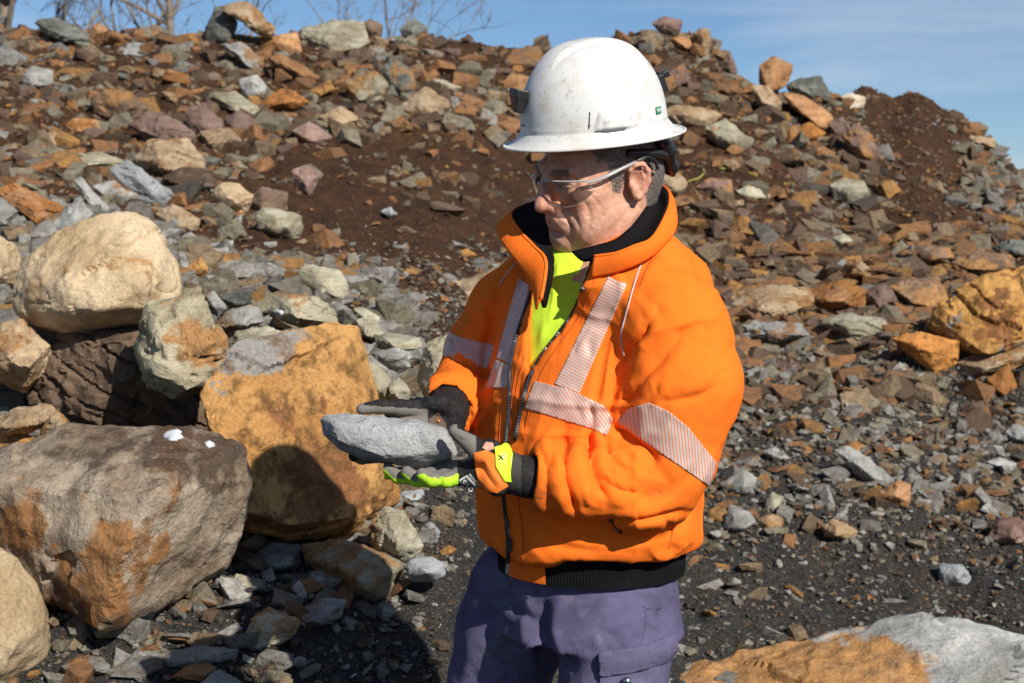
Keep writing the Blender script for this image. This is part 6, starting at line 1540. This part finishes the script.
# ------------------------------------------------------------------ small finds on the heap
M_SNOW = simple_mat("old_snow", (.56, .58, .61), .7, var=.04, bmp=.4, bscale=150, bdist=.004)
def snow(rock, poly, label, th=.007):
    """a thin uneven crust of snow lying on a rock's own surface"""
    me = rock.data; n = len(me.vertices); V = np.empty(n * 3, np.float32); me.vertices.foreach_get("co", V); V = V.reshape(-1, 3).astype(float) + np.array(rock.location)
    T = np.array([q.vertices[:] for q in me.polygons]); X, Y = proj(V); Nn = vnormals(V, T)
    f = np.where((Nn * (V - np.array([0, 0, CAM_Z]))).sum(1) < .05, poly_sd(X, Y, poly) + 2.2 * fbm(V * 60, 2, 5), 50.0)
    if not (f < 0).any(): return
    PV, PT, PA = clip_tris(V, T, f, [Nn[:, 0], Nn[:, 1], Nn[:, 2], f])
    PV, PT, PA = biggest(PV, PT, PA)
    n3 = np.stack(PA[:3], 1); n3 /= np.linalg.norm(n3, axis=1)[:, None]
    SV, SF = solid_patch(PV + n3 * (th * np.clip(-PA[3] / 3, 0, 1) ** .5)[:, None], PT, n3, .001, .004)
    c = SV.mean(0); o = mesh_obj("snow_patch", SV - c, SF, M_SNOW); o.location = c; tag(o, label, "snow", "leftover snow patches")
def rock_by(word): return next(o for o, *_ in ALL_ROCKS if word in o["label"])
BLOCK = ALL_ROCKS[2][0]
snow(BLOCK, [(163,436),(170,432),(180,432),(184,437),(178,442),(168,441)], "white snow patch on the stained block's wet dark top")
snow(BLOCK, [(203,444),(208,442),(214,446),(209,449)], "tiny white snow speck on the stained block near its corner")
snow(rock_by("long flat grey and yellow slab"), [(273,312),(279,309),(287,312),(284,317),(276,317)], "white snow patch on the grey and yellow slab above the ochre slab")
M_CORD = simple_mat("yellow_green_cord", (.30, .29, .05), .6)
for pth, lab in (([(684,184),(692,180),(699,178),(704,172),(701,166)], "yellow green cord end curling beside the pinkish jagged rock"), ([(719,168),(728,169),(738,170),(748,172),(757,176)], "yellow green cord lying on dark soil above the cream thin slab"), ([(784,184),(792,183),(798,188),(803,193)], "short yellow green cord near the grey rock with tan top")):
    P = []
    for x, y in catmull(np.array(pth, float), 16): d = hit(x, y) or 9; P.append(at(x, y, d - .02))
    P = np.array(P); c = P[0]; v, f = tube(P - c, .0045, 6); o = mesh_obj("cord", v, f, M_CORD); o.location = c; tag(o, lab, "cord", "yellow cords in the rubble")

# ------------------------------------------------------------------ bare trees beyond the crest
M_BARK = simple_mat("pale_bark", (.20, .155, .115), .9, var=.3, scale=12)
def tree(px, py_top, d, label, seed, h=7.0, lean=0.0, r0=.07, upto=5):
    r_ = np.random.default_rng(seed); base = at(px, 240, d); base[2] = 0.2
    top = at(px, py_top, d)[2]; root = empty("bare_tree", tuple(base)); tag(root, label, "tree", "bare winter trees behind the heap")
    trunk, crown = [], []
    def grow(p, dirv, L, rad, lev):
        n = 6 if lev < 2 else 4; pts = [p]; dv = dirv.copy()
        for k in range(n):
            dv = dv + r_.normal(size=3) * (.10 + .03 * lev); dv[2] += .03; dv /= np.linalg.norm(dv); pts.append(pts[-1] + dv * L / n)
        (trunk if lev == 0 else crown).append(tube(np.array(pts), np.linspace(rad, rad * (.45 if lev else .35), n + 1), 6 if lev < 1 else 4 if lev < 2 else 3))
        if lev < upto - 1:
            for k in range(int(r_.integers(3, 6)) + (8 if lev == 0 else 0)):
                i = int(r_.integers(2, n + 1)); t = r_.uniform(.3, .75); nd = dv * r_.uniform(.5, .9) + r_.normal(size=3) * .55; nd[2] = abs(nd[2]) * .7 + .3; nd /= np.linalg.norm(nd)
                grow(pts[i], nd, L * r_.uniform(.3, .55), max(rad * r_.uniform(.3, .5), .006), lev + 1)
    grow(np.array([0, 0, 0.0]), np.array([lean, 0, 1.0]), h, r0, 0)
    v, f = merge(trunk); o = mesh_obj("trunk", v, f, M_BARK); o.parent = root
    v, f = merge(crown); o = mesh_obj("crown", v, f, M_BARK); o.parent = root
tree(8, 0, 26, "thick bare tree at the frame edge above the heap", 1, 8, .03, .13); tree(-14, 0, 27, "bare tree half cut off at the frame edge", 2, 8, .08, .12)
tree(52, 0, 30, "thin bare tree above the dark layered crest slab", 3, 7.2, .0, .06); tree(190, 0, 28, "bare tree with spreading twigs beside the balanced crest slab", 4, 7.6, .0, .11)
tree(262, 0, 34, "faint bare sapling behind the balanced crest slab", 5, 7.0, .0, .05); tree(309, 0, 30, "pale slender bare sapling above the big olive crest block", 6, 6.8, .12, .06)

# print("TRIS", sum(len(o.data.loop_triangles) if not o.data.calc_loop_triangles() else 0 for o in S.objects if o.type == 'MESH'))
